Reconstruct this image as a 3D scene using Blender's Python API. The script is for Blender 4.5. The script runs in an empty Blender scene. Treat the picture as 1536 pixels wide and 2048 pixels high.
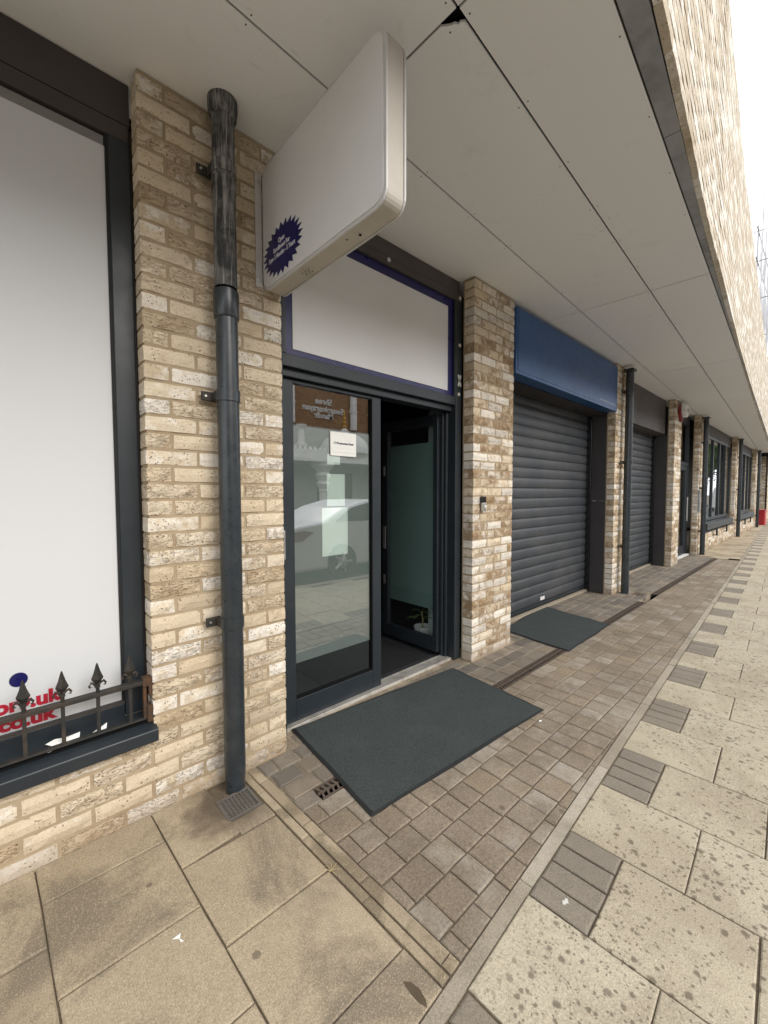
import bpy, bmesh, math, random
from mathutils import Vector, Matrix
random.seed(7)
sc = bpy.context.scene
COL = sc.collection
R = math.radians
SK = 0.0470134750                       # street direction against facade direction
CS, SN = math.cos(SK), math.sin(SK)
H = 3.237                               # underside of the canopy

# ------------------------------------------------------------------ camera
cam = bpy.data.cameras.new('camera')
cam_o = bpy.data.objects.new('camera', cam); COL.objects.link(cam_o)
cam.sensor_fit = 'VERTICAL'; cam.sensor_height = 24.0
cam.lens = 816.2996 / 2048 * 24.0
cam.clip_start = 0.05; cam.clip_end = 900
rv = Vector((0.7347971984, -0.6782847438, -0.0016981056))
uv = Vector((0.0325852413, 0.0327992846, 0.9989306327))
wv = Vector((0.6775037116, 0.7340667635, -0.0462028945))
M = Matrix((rv, uv, -wv)).transposed().to_4x4()
M.translation = Vector((0, -2.01578, 1.449109))
cam_o.matrix_world = M
sc.camera = cam_o
sc.render.resolution_x = 768; sc.render.resolution_y = 1024

# ------------------------------------------------------------------ light
SUN_EL, SUN_AZ = R(34), R(170)          # azimuth from +Y clockwise: the sun stands over the street
w = bpy.data.worlds.new('World'); sc.world = w; w.use_nodes = True
nt = w.node_tree; nt.nodes.clear()
def N(nt, t, **kw):
    n = nt.nodes.new(t)
    for k, v in kw.items():
        if k.startswith('i_'):
            n.inputs[k[2:].replace('_', ' ')].default_value = v
        else: setattr(n, k, v)
    return n
sky = N(nt, 'ShaderNodeTexSky', sky_type='NISHITA', sun_disc=False, sun_elevation=SUN_EL, sun_rotation=SUN_AZ,
        air_density=1.0, dust_density=2.0, ozone_density=1.0)
tc = N(nt, 'ShaderNodeTexCoord')
cl = N(nt, 'ShaderNodeTexNoise'); cl.inputs['Scale'].default_value = 2.2; cl.inputs['Detail'].default_value = 5
nt.links.new(tc.outputs['Generated'], cl.inputs['Vector'])
ramp = N(nt, 'ShaderNodeValToRGB')
ramp.color_ramp.elements[0].position = 0.35; ramp.color_ramp.elements[0].color = (7.9, 8.35, 9.0, 1)
ramp.color_ramp.elements[1].position = 0.68; ramp.color_ramp.elements[1].color = (9.6, 9.6, 9.6, 1)
nt.links.new(cl.outputs['Fac'], ramp.inputs['Fac'])
mx = N(nt, 'ShaderNodeMix', data_type='RGBA'); mx.inputs[0].default_value = 0.86
nt.links.new(sky.outputs[0], mx.inputs[6]); nt.links.new(ramp.outputs[0], mx.inputs[7])
bg = N(nt, 'ShaderNodeBackground'); bg.inputs['Strength'].default_value = 0.145
wo = N(nt, 'ShaderNodeOutputWorld')
nt.links.new(mx.outputs[2], bg.inputs['Color']); nt.links.new(bg.outputs[0], wo.inputs[0])

sl = bpy.data.lights.new('sun', 'SUN'); sl.energy = 1.25; sl.angle = R(34); sl.color = (1.0, 0.95, 0.88)
so = bpy.data.objects.new('sun', sl); COL.objects.link(so)
sd = Vector((math.sin(SUN_AZ) * math.cos(SUN_EL), math.cos(SUN_AZ) * math.cos(SUN_EL), math.sin(SUN_EL)))
so.rotation_euler = sd.to_track_quat('Z', 'Y').to_euler()
so.location = (0, -6, 12)
sc.view_settings.view_transform = 'Standard'; sc.view_settings.look = 'None'
sc.view_settings.gamma = 1; sc.view_settings.use_curve_mapping = False
sc.view_settings.exposure = 0.90
sc.render.engine = 'CYCLES'
sc.cycles.max_bounces = 10; sc.cycles.diffuse_bounces = 5; sc.cycles.transparent_max_bounces = 24
sc.cycles.use_denoising = True

# ------------------------------------------------------------------ materials
MATS = {}
def mat(name):
    m = bpy.data.materials.new(name); m.use_nodes = True
    MATS[name] = m
    n = m.node_tree; n.nodes.clear()
    out = N(n, 'ShaderNodeOutputMaterial'); p = N(n, 'ShaderNodeBsdfPrincipled')
    n.links.new(p.outputs[0], out.inputs[0])
    return m, n, p, out
def rgb(c): return (c[0], c[1], c[2], 1)
def mixc(n, fac, a, b, mode='MIX'):
    x = N(n, 'ShaderNodeMix', data_type='RGBA', blend_type=mode)
    for i, v in ((0, fac), (6, a), (7, b)):
        if hasattr(v, 'links'): n.links.new(v, x.inputs[i])
        elif i == 0: x.inputs[0].default_value = v
        else: x.inputs[i].default_value = rgb(v)
    return x.outputs[2]
def mth(n, op, a, b=None, c=None, clamp=False):
    x = N(n, 'ShaderNodeMath', operation=op); x.use_clamp = clamp
    for i, v in enumerate((a, b, c)):
        if v is None: continue
        if hasattr(v, 'links'): n.links.new(v, x.inputs[i])
        else: x.inputs[i].default_value = v
    return x.outputs[0]
def smooth(n, v, lo, hi):
    x = N(n, 'ShaderNodeMapRange', interpolation_type='SMOOTHSTEP'); n.links.new(v, x.inputs[0])
    x.inputs[1].default_value = lo; x.inputs[2].default_value = hi
    return x.outputs[0]
def wpos(n, rnd=None, mult=37.0):
    g = N(n, 'ShaderNodeNewGeometry')
    if rnd is None: return g.outputs['Position']
    v = N(n, 'ShaderNodeVectorMath', operation='ADD'); n.links.new(g.outputs['Position'], v.inputs[0])
    n.links.new(mth(n, 'MULTIPLY', rnd, mult), v.inputs[1]); return v.outputs[0]
def noise(n, vec, s, d=4, r=.55, dist=0):
    x = N(n, 'ShaderNodeTexNoise'); n.links.new(vec, x.inputs['Vector'])
    x.inputs['Scale'].default_value = s; x.inputs['Detail'].default_value = d
    x.inputs['Roughness'].default_value = r; x.inputs['Distortion'].default_value = dist
    return x.outputs['Fac']
def voro(n, vec, s, feat='F1', rnd=1.0):
    x = N(n, 'ShaderNodeTexVoronoi', feature=feat); n.links.new(vec, x.inputs['Vector'])
    x.inputs['Scale'].default_value = s; x.inputs['Randomness'].default_value = rnd
    return x
def bump(n, p, h, strength=.4, dist=.004, prev=None):
    b = N(n, 'ShaderNodeBump'); b.inputs['Strength'].default_value = strength; b.inputs['Distance'].default_value = dist
    n.links.new(h, b.inputs['Height'])
    if prev is not None: n.links.new(prev, b.inputs['Normal'])
    n.links.new(b.outputs[0], p.inputs['Normal']); return b.outputs[0]
def rand_of(n, island=False):
    if island:
        return N(n, 'ShaderNodeNewGeometry').outputs['Random Per Island']
    return N(n, 'ShaderNodeObjectInfo').outputs['Random']
def cramp(n, v, stops, interp='LINEAR'):
    r = N(n, 'ShaderNodeValToRGB'); n.links.new(v, r.inputs[0]); e = r.color_ramp.elements
    r.color_ramp.interpolation = interp
    while len(e) < len(stops): e.new(0.5)
    for k, (p, c) in enumerate(stops): e[k].position = p; e[k].color = rgb(c)
    return r.outputs[0]
def setc(n, p, c):
    if hasattr(c, 'links'): n.links.new(c, p.inputs['Base Color'])
    else: p.inputs['Base Color'].default_value = rgb(c)

def plain(name, c, rough=.5, metal=0., spec=.5, grime=.25, gscale=6, bmp=0.0, gcol=None):
    m, n, p, o = mat(name)
    v = wpos(n); f = noise(n, v, gscale, 6, .6)
    g = gcol or tuple(x * .6 for x in c)
    setc(n, p, mixc(n, mth(n, 'MULTIPLY', smooth(n, f, .42, .72), grime), c, g))
    p.inputs['Roughness'].default_value = rough; p.inputs['Metallic'].default_value = metal
    p.inputs['Specular IOR Level'].default_value = spec
    n.links.new(mth(n, 'MULTIPLY_ADD', noise(n, v, gscale * 4, 4), .25, rough - .12), p.inputs['Roughness'])
    if bmp: bump(n, p, noise(n, v, 90, 5, .6), bmp, .002)
    return m

def brick_mat(name, island, brown=.5, pale=.5, white=False, haze=.28, rel=1.0):
    m, n, p, o = mat(name)
    rnd = rand_of(n, island); v = wpos(n, rnd)
    r2 = mth(n, 'FRACT', mth(n, 'MULTIPLY', rnd, 7.31)); r3 = mth(n, 'FRACT', mth(n, 'MULTIPLY', rnd, 23.7))
    base = cramp(n, rnd, [(0, (.62, .51, .36)), (.3, (.68, .58, .435)), (.55, (.65, .545, .40)), (.75, (.72, .63, .50)), (.92, (.60, .48, .32)), (1, (.50, .42, .315))] if not white else [(0, (.56, .495, .395)), (.5, (.61, .545, .44)), (1, (.51, .44, .335))])
    # brown firing patches
    b1 = noise(n, v, 11, 5, .62, .6)
    f1 = mth(n, 'MULTIPLY', smooth(n, mth(n, 'ADD', b1, mth(n, 'MULTIPLY', r2, .22)), .60 - .10 * brown, .82 - .1 * brown), .35 + .6 * brown)
    c = mixc(n, f1, base, (.29, .18, .09))
    # pale lime skin on part of the bricks
    b2 = noise(n, v, 17, 6, .68)
    f2 = smooth(n, mth(n, 'ADD', mth(n, 'MULTIPLY', b2, .8), mth(n, 'MULTIPLY', r3, .55)), .84 - .14 * pale, 1.0 - .12 * pale)
    c = mixc(n, mth(n, 'MULTIPLY', f2, .75), c, (.84, .80, .73))
    # sand grain, small dark pits, creases
    g = noise(n, v, 130, 4, .7)
    c = mixc(n, mth(n, 'MULTIPLY', smooth(n, g, .48, .70), .42), c, (.34, .235, .13))
    pv = voro(n, v, 70).outputs['Distance']
    pm = smooth(n, noise(n, v, 15, 3), .44, .60)
    pits = mth(n, 'MULTIPLY', mth(n, 'SUBTRACT', 1.0, smooth(n, pv, .12, .30)), pm)
    c = mixc(n, mth(n, 'MULTIPLY', pits, .75), c, (.10, .06, .03))
    mp = N(n, 'ShaderNodeMapping'); n.links.new(v, mp.inputs[0]); mp.inputs['Scale'].default_value = (1, 1, 3.0)
    cr = noise(n, mp.outputs[0], 16, 4, .6, 1.6)
    crease = mth(n, 'SUBTRACT', 1.0, smooth(n, mth(n, 'ABSOLUTE', mth(n, 'SUBTRACT', cr, .5)), .004, .022))
    crm = mth(n, 'MULTIPLY', crease, mth(n, 'MULTIPLY', smooth(n, r2, .35, .6), rel))
    c = mixc(n, mth(n, 'MULTIPLY', crm, .55), c, (.17, .11, .06))
    # dirt just above the pavement and a greyish film near the top of the wall
    z = N(n, 'ShaderNodeSeparateXYZ'); n.links.new(N(n, 'ShaderNodeNewGeometry').outputs['Position'], z.inputs[0])
    dn = noise(n, wpos(n), 7, 5, .6)
    low = mth(n, 'SUBTRACT', 1.0, smooth(n, mth(n, 'ADD', z.outputs[2], mth(n, 'MULTIPLY', dn, .16)), .07, .26))
    c = mixc(n, mth(n, 'MULTIPLY', low, .5), c, (.25, .165, .09))
    c = mixc(n, mth(n, 'MULTIPLY', smooth(n, noise(n, wpos(n), 2.4, 5, .6), .48, .72), haze), c, (.30, .235, .155))
    setc(n, p, c); p.inputs['Roughness'].default_value = .93; p.inputs['Specular IOR Level'].default_value = .18
    hgt = mth(n, 'ADD', mth(n, 'MULTIPLY', noise(n, v, 48, 6, .7), 1.0), mth(n, 'MULTIPLY', g, .5))
    hgt = mth(n, 'SUBTRACT', hgt, mth(n, 'MULTIPLY', pits, .9))
    hgt = mth(n, 'SUBTRACT', hgt, mth(n, 'MULTIPLY', crm, .9))
    bump(n, p, hgt, .75 * rel, .0055 * rel)
    return m
brick_mat('brick_smooth', False, .06, .60, haze=.14); brick_mat('brick_mottled', False, .80, 1.5, haze=.15); brick_mat('brick_far', True, .75, 1.0, haze=.2)
brick_mat('brick_band', False, .02, 1.0, True, .06, .25); brick_mat('brick_band_far', True, .02, 1.0, True, .06, .25)

def mortar():
    m, n, p, o = mat('mortar'); v = wpos(n)
    c = mixc(n, smooth(n, noise(n, v, 5, 5), .35, .7), (.42, .335, .225), (.33, .25, .16))
    c = mixc(n, mth(n, 'MULTIPLY', smooth(n, noise(n, v, 160, 3), .5, .7), .5), c, (.42, .33, .22))
    setc(n, p, c); p.inputs['Roughness'].default_value = .95; p.inputs['Specular IOR Level'].default_value = .15
    bump(n, p, noise(n, v, 120, 4, .7), .6, .004)
mortar()

def stone(name, island, cols, stain=(.16, .125, .09), sfac=.4, sscale=2.2, grain=210, light=None, lfac=0, rain=False, tex=0.0, spots=.25, rough=.88, gully=False):
    m, n, p, o = mat(name)
    rnd = rand_of(n, island); v = wpos(n, rnd); vw = wpos(n)
    c = cramp(n, rnd, [(i / (len(cols) - 1), k) for i, k in enumerate(cols)])
    c = mixc(n, mth(n, 'MULTIPLY', smooth(n, noise(n, v, 9, 6, .65), .40, .68), .28), c, tuple(x * .72 for x in cols[0]))
    if light:
        f = smooth(n, mth(n, 'ADD', mth(n, 'MULTIPLY', noise(n, v, 15, 6, .7), .7), mth(n, 'MULTIPLY', mth(n, 'FRACT', mth(n, 'MULTIPLY', rnd, 11.7)), .4)), .52, .86)
        c = mixc(n, mth(n, 'MULTIPLY', f, lfac), c, light)
    s1 = smooth(n, noise(n, vw, sscale, 7, .62, .7), .45, .62)
    c = mixc(n, mth(n, 'MULTIPLY', s1, sfac), c, stain)
    g = noise(n, v, grain, 3, .75)
    c = mixc(n, mth(n, 'MULTIPLY', smooth(n, g, .48, .68), .55), c, tuple(x * .42 for x in cols[0]))
    c = mixc(n, mth(n, 'MULTIPLY', smooth(n, mth(n, 'SUBTRACT', 1.0, g), .50, .68), .40), c, tuple(min(.85, x * 1.5) for x in cols[-1]))
    # blots of old gum and grime
    bl = voro(n, vw, 5.5); fb = mth(n, 'SUBTRACT', 1.0, smooth(n, mth(n, 'ADD', bl.outputs['Distance'], mth(n, 'MULTIPLY', noise(n, vw, 40, 3), .05)), .085, .12))
    sel = N(n, 'ShaderNodeSeparateColor'); n.links.new(bl.outputs['Color'], sel.inputs[0])
    fb = mth(n, 'MULTIPLY', fb, mth(n, 'GREATER_THAN', sel.outputs[0], 1 - spots))
    c = mixc(n, mth(n, 'MULTIPLY', fb, .6), c, (.075, .06, .045))
    if gully:    # brown silt spread round the gully and along the foot of the wall
        dv_ = N(n, 'ShaderNodeVectorMath', operation='DISTANCE'); n.links.new(vw, dv_.inputs[0]); dv_.inputs[1].default_value = (.70, -.17, 0)
        dd = mth(n, 'ADD', dv_.outputs['Value'], mth(n, 'MULTIPLY', noise(n, vw, 11, 6, .65), .30))
        c = mixc(n, mth(n, 'MULTIPLY', mth(n, 'SUBTRACT', 1.0, smooth(n, dd, .20, .42)), .75), c, (.085, .06, .04))
    rg = None
    if rain:
        warp = N(n, 'ShaderNodeVectorMath', operation='ADD'); n.links.new(vw, warp.inputs[0])
        wn = N(n, 'ShaderNodeTexNoise'); n.links.new(vw, wn.inputs['Vector']); wn.inputs['Scale'].default_value = 42; wn.inputs['Detail'].default_value = 4
        wm = N(n, 'ShaderNodeVectorMath', operation='SCALE'); n.links.new(wn.outputs['Color'], wm.inputs[0]); wm.inputs['Scale'].default_value = .020
        n.links.new(wm.outputs[0], warp.inputs[1])
        tot = None
        wetter = smooth(n, noise(n, vw, 1.7, 3, .5), .33, .68)
        for s, th, keep in ((24, .36, .60), (40, .37, .64), (75, .37, .52)):
            vv = voro(n, warp.outputs[0], s); se = N(n, 'ShaderNodeSeparateColor'); n.links.new(vv.outputs['Color'], se.inputs[0])
            d = mth(n, 'ADD', vv.outputs['Distance'], mth(n, 'MULTIPLY', se.outputs[1], .17))
            f = mth(n, 'SUBTRACT', 1.0, smooth(n, d, th - .15, th + .05))
            f = mth(n, 'MULTIPLY', f, mth(n, 'GREATER_THAN', mth(n, 'ADD', mth(n, 'MULTIPLY', wetter, .55), se.outputs[0]), 1.28 - keep * .8))
            tot = f if tot is None else mth(n, 'MAXIMUM', tot, f)
        # the open pavement catches more drops than the strip beside the canopy edge
        sx = N(n, 'ShaderNodeSeparateXYZ'); n.links.new(vw, sx.inputs[0])
        yy = mth(n, 'ADD', mth(n, 'MULTIPLY', sx.outputs[1], CS), mth(n, 'MULTIPLY', sx.outputs[0], -SN))
        edge = mth(n, 'SUBTRACT', 1.0, smooth(n, yy, -1.56, -1.36))
        c = mixc(n, mth(n, 'MULTIPLY', mth(n, 'MULTIPLY', tot, .75), mth(n, 'MULTIPLY_ADD', edge, .65, .35)), c, (.105, .082, .055))
        rg = tot
    setc(n, p, c); p.inputs['Roughness'].default_value = rough; p.inputs['Specular IOR Level'].default_value = .3
    h = mth(n, 'ADD', mth(n, 'MULTIPLY', noise(n, v, 60, 5, .7), .7), mth(n, 'MULTIPLY', g, .6))
    if tex:
        dv = voro(n, wpos(n), 150, 'F1', .15); h = mth(n, 'ADD', h, mth(n, 'MULTIPLY', smooth(n, dv.outputs['Distance'], .2, .6), tex))
    bump(n, p, h, .5, .003)
    return m
FLAGC = [(.37, .298, .20), (.42, .342, .235), (.39, .315, .215), (.44, .36, .25)]
for isl, sfx in ((False, ''), (True, '_far')):
    stone('flag_stained' + sfx, isl, FLAGC, stain=(.165, .135, .098), sfac=.78, sscale=2.1, tex=.3, gully=True)
    stone('flag_rain' + sfx, isl, [(.40, .345, .25), (.455, .395, .29), (.42, .365, .268), (.475, .415, .31)], stain=(.29, .235, .165), sfac=.5, sscale=2.2, rain=True, spots=.1)
    stone('stripe_paver' + sfx, isl, [(.215, .185, .145), (.245, .21, .165), (.23, .195, .15)], stain=(.15, .125, .095), sfac=.3, rain=False, spots=.15)
    stone('block_paver' + sfx, isl, [(.22, .175, .13), (.25, .20, .145), (.24, .193, .143), (.265, .215, .16), (.265, .208, .142)], light=(.47, .44, .385), lfac=.52, stain=(.13, .10, .07), sfac=.45, grain=120)
    stone('grey_sett' + sfx, isl, [(.15, .13, .108), (.24, .20, .155), (.19, .165, .135), (.27, .215, .155), (.135, .12, .105)], light=(.45, .38, .29), lfac=.35, stain=(.12, .1, .08), sfac=.4)
    stone('edging' + sfx, isl, [(.30, .255, .195), (.36, .31, .235), (.33, .28, .21)], light=(.55, .5, .42), lfac=.45, stain=(.17, .14, .10), sfac=.35)
    stone('border_stone' + sfx, isl, [(.33, .265, .18), (.40, .325, .22), (.36, .29, .195)], light=(.55, .48, .37), lfac=.3, stain=(.15, .115, .075), sfac=.75, sscale=4.2)
stone('joint_sand', False, [(.155, .12, .08), (.16, .125, .085)], stain=(.09, .07, .05), sfac=.6, sscale=6, grain=120)
stone('joint_pale', False, [(.33, .27, .19), (.34, .28, .2)], stain=(.15, .12, .085), sfac=.75, sscale=3, grain=120)
stone('asphalt', False, [(.10, .099, .097), (.115, .113, .11)], stain=(.08, .08, .078), sfac=.4, grain=120)
stone('earth', False, [(.12, .1, .07), (.13, .11, .08)], grain=60)
stone('white_stone', False, [(.68, .66, .62), (.72, .7, .66)], stain=(.45, .43, .4), sfac=.25)
stone('grey_render', False, [(.40, .39, .355), (.42, .41, .37)], stain=(.3, .29, .26), sfac=.3)

def soffit():
    m, n, p, o = mat('soffit_board'); v = wpos(n); rnd = rand_of(n)
    c = cramp(n, rnd, [(0, (.82, .815, .80)), (.5, (.835, .83, .815)), (1, (.81, .805, .79))])
    f = smooth(n, noise(n, v, 3.2, 7, .68, 1.2), .56, .78)
    c = mixc(n, mth(n, 'MULTIPLY', f, .28), c, (.52, .49, .44))
    sx = N(n, 'ShaderNodeMapping'); n.links.new(v, sx.inputs[0]); sx.inputs['Scale'].default_value = (6, 22, 1); sx.inputs['Rotation'].default_value = (0, 0, .5)
    f2 = mth(n, 'MULTIPLY', smooth(n, noise(n, sx.outputs[0], 1, 4, .6, 1.5), .62, .74), smooth(n, noise(n, v, 2.1, 3), .52, .66))
    c = mixc(n, mth(n, 'MULTIPLY', f2, .55), c, (.42, .38, .33))
    setc(n, p, c); p.inputs['Roughness'].default_value = .72; p.inputs['Specular IOR Level'].default_value = .3
    bump(n, p, noise(n, v, 30, 4), .06, .002)
soffit()
ANTH = (.019, .025, .031)
plain('anthracite', ANTH, .40, 0, .45, .45, 3, .05, (.036, .041, .044))
plain('pipe_paint', (.021, .027, .032), .30, 0, .55, .45, 9, .04, (.048, .055, .058))
plain('frame_brown', (.062, .052, .047), .5, 0, .4, .35, 3)
plain('cladding_brown', (.082, .070, .067), .55, 0, .4, .35, 2.2); plain('cladding_dark', (.045, .040, .041), .55, 0, .4, .35, 2.2)
plain('black_gap', (.006, .006, .006), .9, 0, .1, 0)
plain('dark_metal', (.03, .03, .028), .6, .2, .4, .6, 18, .2, (.09, .06, .04))
plain('rusty', (.07, .045, .03), .85, .1, .3, .8, 40, .5, (.14, .06, .025))
plain('sign_white', (.66, .655, .645), .35, 0, .5, .3, 2.0, 0, (.55, .54, .5))
plain('sign_trim', (.56, .555, .54), .4, .1, .5, .35, 4, 0, (.36, .34, .3))
plain('sign_under', (.50, .46, .40), .5, 0, .4, .45, 5, 0, (.34, .30, .25))
plain('poster_white', (.60, .61, .62), .62, 0, .3, .04, 1.2, 0, (.5, .5, .5))
plain('paper', (.80, .80, .76), .8, 0, .2, .15, 12)
plain('paper_shade', (.70, .79, .74), .8, 0, .2, .1, 12)
plain('print_red', (.42, .012, .035), .4, 0, .4, 0)
plain('print_blue', (.008, .008, .085), .3, 0, .5, .2, 3)
plain('print_dark', (.03, .03, .035), .6, 0, .3, 0)
plain('print_grey', (.55, .55, .52), .6, 0, .3, 0)
plain('print_white', (.62, .62, .66), .5, 0, .3, 0)
plain('sign_blue', (.022, .085, .23), .35, 0, .5, .35, 3)
plain('steel', (.55, .54, .52), .35, .9, .5, .35, 14)
plain('aluminium', (.60, .57, .52), .5, .45, .5, .5, 9, .1, (.2, .17, .13))
plain('galvanised', (.36, .365, .375), .6, .25, .4, .5, 4, .1, (.1, .095, .09))
plain('cast_iron', (.125, .10, .08), .62, .2, .4, .7, 22, .3, (.12, .07, .045))
plain('grate_grey', (.16, .148, .13), .6, .3, .4, .6, 25, .3, (.13, .1, .075))
plain('rubber', (.016, .017, .017), .7, 0, .3, .4, 10)
plain('white_plastic', (.72, .71, .68), .4, 0, .5, .15, 9)
plain('black_plastic', (.012, .012, .013), .2, 0, .5, 0)
plain('red_plastic', (.42, .02, .025), .45, 0, .5, .3, 6)
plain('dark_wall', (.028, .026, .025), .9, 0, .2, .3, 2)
plain('pale_wall', (.45, .50, .48), .9, 0, .2, .1, 2)
plain('carpet', (.035, .037, .04), .95, 0, .1, .4, 30, .3)
plain('leaf_green', (.06, .10, .03), .5, 0, .4, .4, 20)
plain('crown_green', (.055, .09, .022), .6, 0, .3, .5, 1.5)
plain('bark', (.10, .075, .05), .95, 0, .2, .5, 12, .5)
plain('car_silver', (.80, .82, .85), .22, .10, .6, .1, 3)
plain('van_white', (.75, .75, .74), .3, 0, .6, .1, 3)
plain('car_glass', (.02, .025, .028), .08, 0, .8, 0)
plain('tail_red', (.20, .015, .02), .15, 0, .8, 0)
plain('gold', (.50, .28, .06), .35, .8, .5, .2, 12)
plain('white_mesh', (.72, .72, .72), .9, 0, .2, .2, .6)
plain('putty', (.58, .56, .52), .8, 0, .2, .2, 40)
plain('alarm_red', (.22, .02, .03), .5, 0, .4, .2, 9)
plain('twig', (.45, .36, .19), .9, 0, .2, .2, 40)

def weathered():
    m, n, p, o = mat('pipe_weathered'); v = wpos(n)
    mp = N(n, 'ShaderNodeMapping'); n.links.new(v, mp.inputs[0]); mp.inputs['Scale'].default_value = (46, 46, 3.0)
    f = smooth(n, noise(n, mp.outputs[0], 1, 6, .72, .8), .47, .66)
    f2 = smooth(n, noise(n, v, 10, 5, .7, .8), .40, .70)
    c = mixc(n, mth(n, 'MULTIPLY', mth(n, 'ADD', mth(n, 'MULTIPLY', f, .75), mth(n, 'MULTIPLY', f2, .35)), .72), (.030, .031, .032), (.40, .385, .36))
    setc(n, p, c); p.inputs['Roughness'].default_value = .7; p.inputs['Specular IOR Level'].default_value = .35
    bump(n, p, noise(n, v, 120, 4), .2, .002)
weathered()
def mat_carpet():
    m, n, p, o = mat('mat_pile'); v = wpos(n)
    c = mixc(n, smooth(n, noise(n, v, 210, 3, .85), .34, .68), (.028, .034, .034), (.085, .097, .094))
    c = mixc(n, mth(n, 'MULTIPLY', smooth(n, noise(n, v, 3, 6, .6), .45, .7), .30), c, (.085, .087, .082))
    sp = voro(n, v, 26); se = N(n, 'ShaderNodeSeparateColor'); n.links.new(sp.outputs['Color'], se.inputs[0])
    f = mth(n, 'MULTIPLY', mth(n, 'SUBTRACT', 1, smooth(n, sp.outputs['Distance'], .05, .09)), mth(n, 'GREATER_THAN', se.outputs[0], .93))
    c = mixc(n, mth(n, 'MULTIPLY', f, .7), c, (.4, .38, .33))
    setc(n, p, c); p.inputs['Roughness'].default_value = .97; p.inputs['Specular IOR Level'].default_value = .1
    bump(n, p, noise(n, v, 300, 2, .8), .8, .004)
mat_carpet()
def shutter_mat():
    m, n, p, o = mat('shutter_slat'); v = wpos(n)
    c = mixc(n, smooth(n, noise(n, v, 1.6, 6, .6, .5), .35, .68), (.040, .047, .055), (.066, .068, .072))
    mp = N(n, 'ShaderNodeMapping'); n.links.new(v, mp.inputs[0]); mp.inputs['Scale'].default_value = (3, 3, 30)
    c = mixc(n, mth(n, 'MULTIPLY', smooth(n, noise(n, mp.outputs[0], 1, 5, .6), .5, .75), .35), c, (.10, .10, .10))
    setc(n, p, c); p.inputs['Roughness'].default_value = .48; p.inputs['Specular IOR Level'].default_value = .45
    bump(n, p, noise(n, v, 14, 4), .05, .003)
shutter_mat()
def glass(name, tint, base=.10, ior=1.55):
    m = bpy.data.materials.new(name); m.use_nodes = True; MATS[name] = m
    n = m.node_tree; n.nodes.clear()
    out = N(n, 'ShaderNodeOutputMaterial'); tr = N(n, 'ShaderNodeBsdfTransparent'); tr.inputs[0].default_value = rgb(tint)
    gl = N(n, 'ShaderNodeBsdfGlossy'); gl.inputs['Roughness'].default_value = 0.0; gl.inputs[0].default_value = (1, 1, 1, 1)
    ge = N(n, 'ShaderNodeNewGeometry'); dt = N(n, 'ShaderNodeVectorMath', operation='DOT_PRODUCT')
    n.links.new(ge.outputs['Normal'], dt.inputs[0]); n.links.new(ge.outputs['Incoming'], dt.inputs[1])
    g1 = mth(n, 'SUBTRACT', 1.0, mth(n, 'ABSOLUTE', dt.outputs['Value']), clamp=True)
    r0 = ((ior - 1) / (ior + 1)) ** 2 * 1.8 + base
    mixs = N(n, 'ShaderNodeMixShader')
    n.links.new(mth(n, 'MULTIPLY_ADD', mth(n, 'POWER', g1, 5.0), 1 - r0, r0), mixs.inputs[0])
    n.links.new(tr.outputs[0], mixs.inputs[1]); n.links.new(gl.outputs[0], mixs.inputs[2]); n.links.new(mixs.outputs[0], out.inputs[0])
glass('clear_glass', (.86, .90, .88), .19)
glass('dim_glass', (.80, .86, .84), .04)
def frost(name, c, tr=.35):
    m, n, p, o = mat(name)
    setc(n, p, c); p.inputs['Roughness'].default_value = .9; p.inputs['Specular IOR Level'].default_value = .1
    t = N(n, 'ShaderNodeBsdfTranslucent'); t.inputs[0].default_value = rgb(c)
    x = N(n, 'ShaderNodeMixShader'); x.inputs[0].default_value = tr
    n.links.new(p.outputs[0], x.inputs[1]); n.links.new(t.outputs[0], x.inputs[2]); n.links.new(x.outputs[0], o.inputs[0])
frost('frost_film', (.228, .255, .247), .05); frost('frost_teal', (.25, .355, .335), .2)
def netting():
    m, n, p, o = mat('scaffold_net'); v = wpos(n)
    setc(n, p, mixc(n, smooth(n, noise(n, v, .7, 5), .4, .7), (.40, .40, .41), (.32, .32, .34))); p.inputs['Roughness'].default_value = .95
    t = N(n, 'ShaderNodeBsdfTransparent'); x = N(n, 'ShaderNodeMixShader'); x.inputs[0].default_value = .35
    n.links.new(p.outputs[0], x.inputs[1]); n.links.new(t.outputs[0], x.inputs[2]); n.links.new(x.outputs[0], o.inputs[0])
netting()
def temple_brick():
    m, n, p, o = mat('temple_brick')
    t = N(n, 'ShaderNodeTexBrick'); g = N(n, 'ShaderNodeNewGeometry'); s = N(n, 'ShaderNodeSeparateXYZ'); n.links.new(g.outputs['Position'], s.inputs[0])
    cb = N(n, 'ShaderNodeCombineXYZ'); n.links.new(mth(n, 'ADD', s.outputs[0], s.outputs[1]), cb.inputs[0]); n.links.new(s.outputs[2], cb.inputs[1]); n.links.new(cb.outputs[0], t.inputs['Vector'])
    t.inputs['Color1'].default_value = (.22, .12, .055, 1); t.inputs['Color2'].default_value = (.30, .17, .08, 1); t.inputs['Mortar'].default_value = (.12, .08, .05, 1)
    t.inputs['Scale'].default_value = 4.4; t.inputs['Mortar Size'].default_value = .02; t.inputs['Row Height'].default_value = .33; t.inputs['Brick Width'].default_value = 1.0
    n.links.new(t.outputs[0], p.inputs['Base Color']); p.inputs['Roughness'].default_value = .9
temple_brick()

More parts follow.
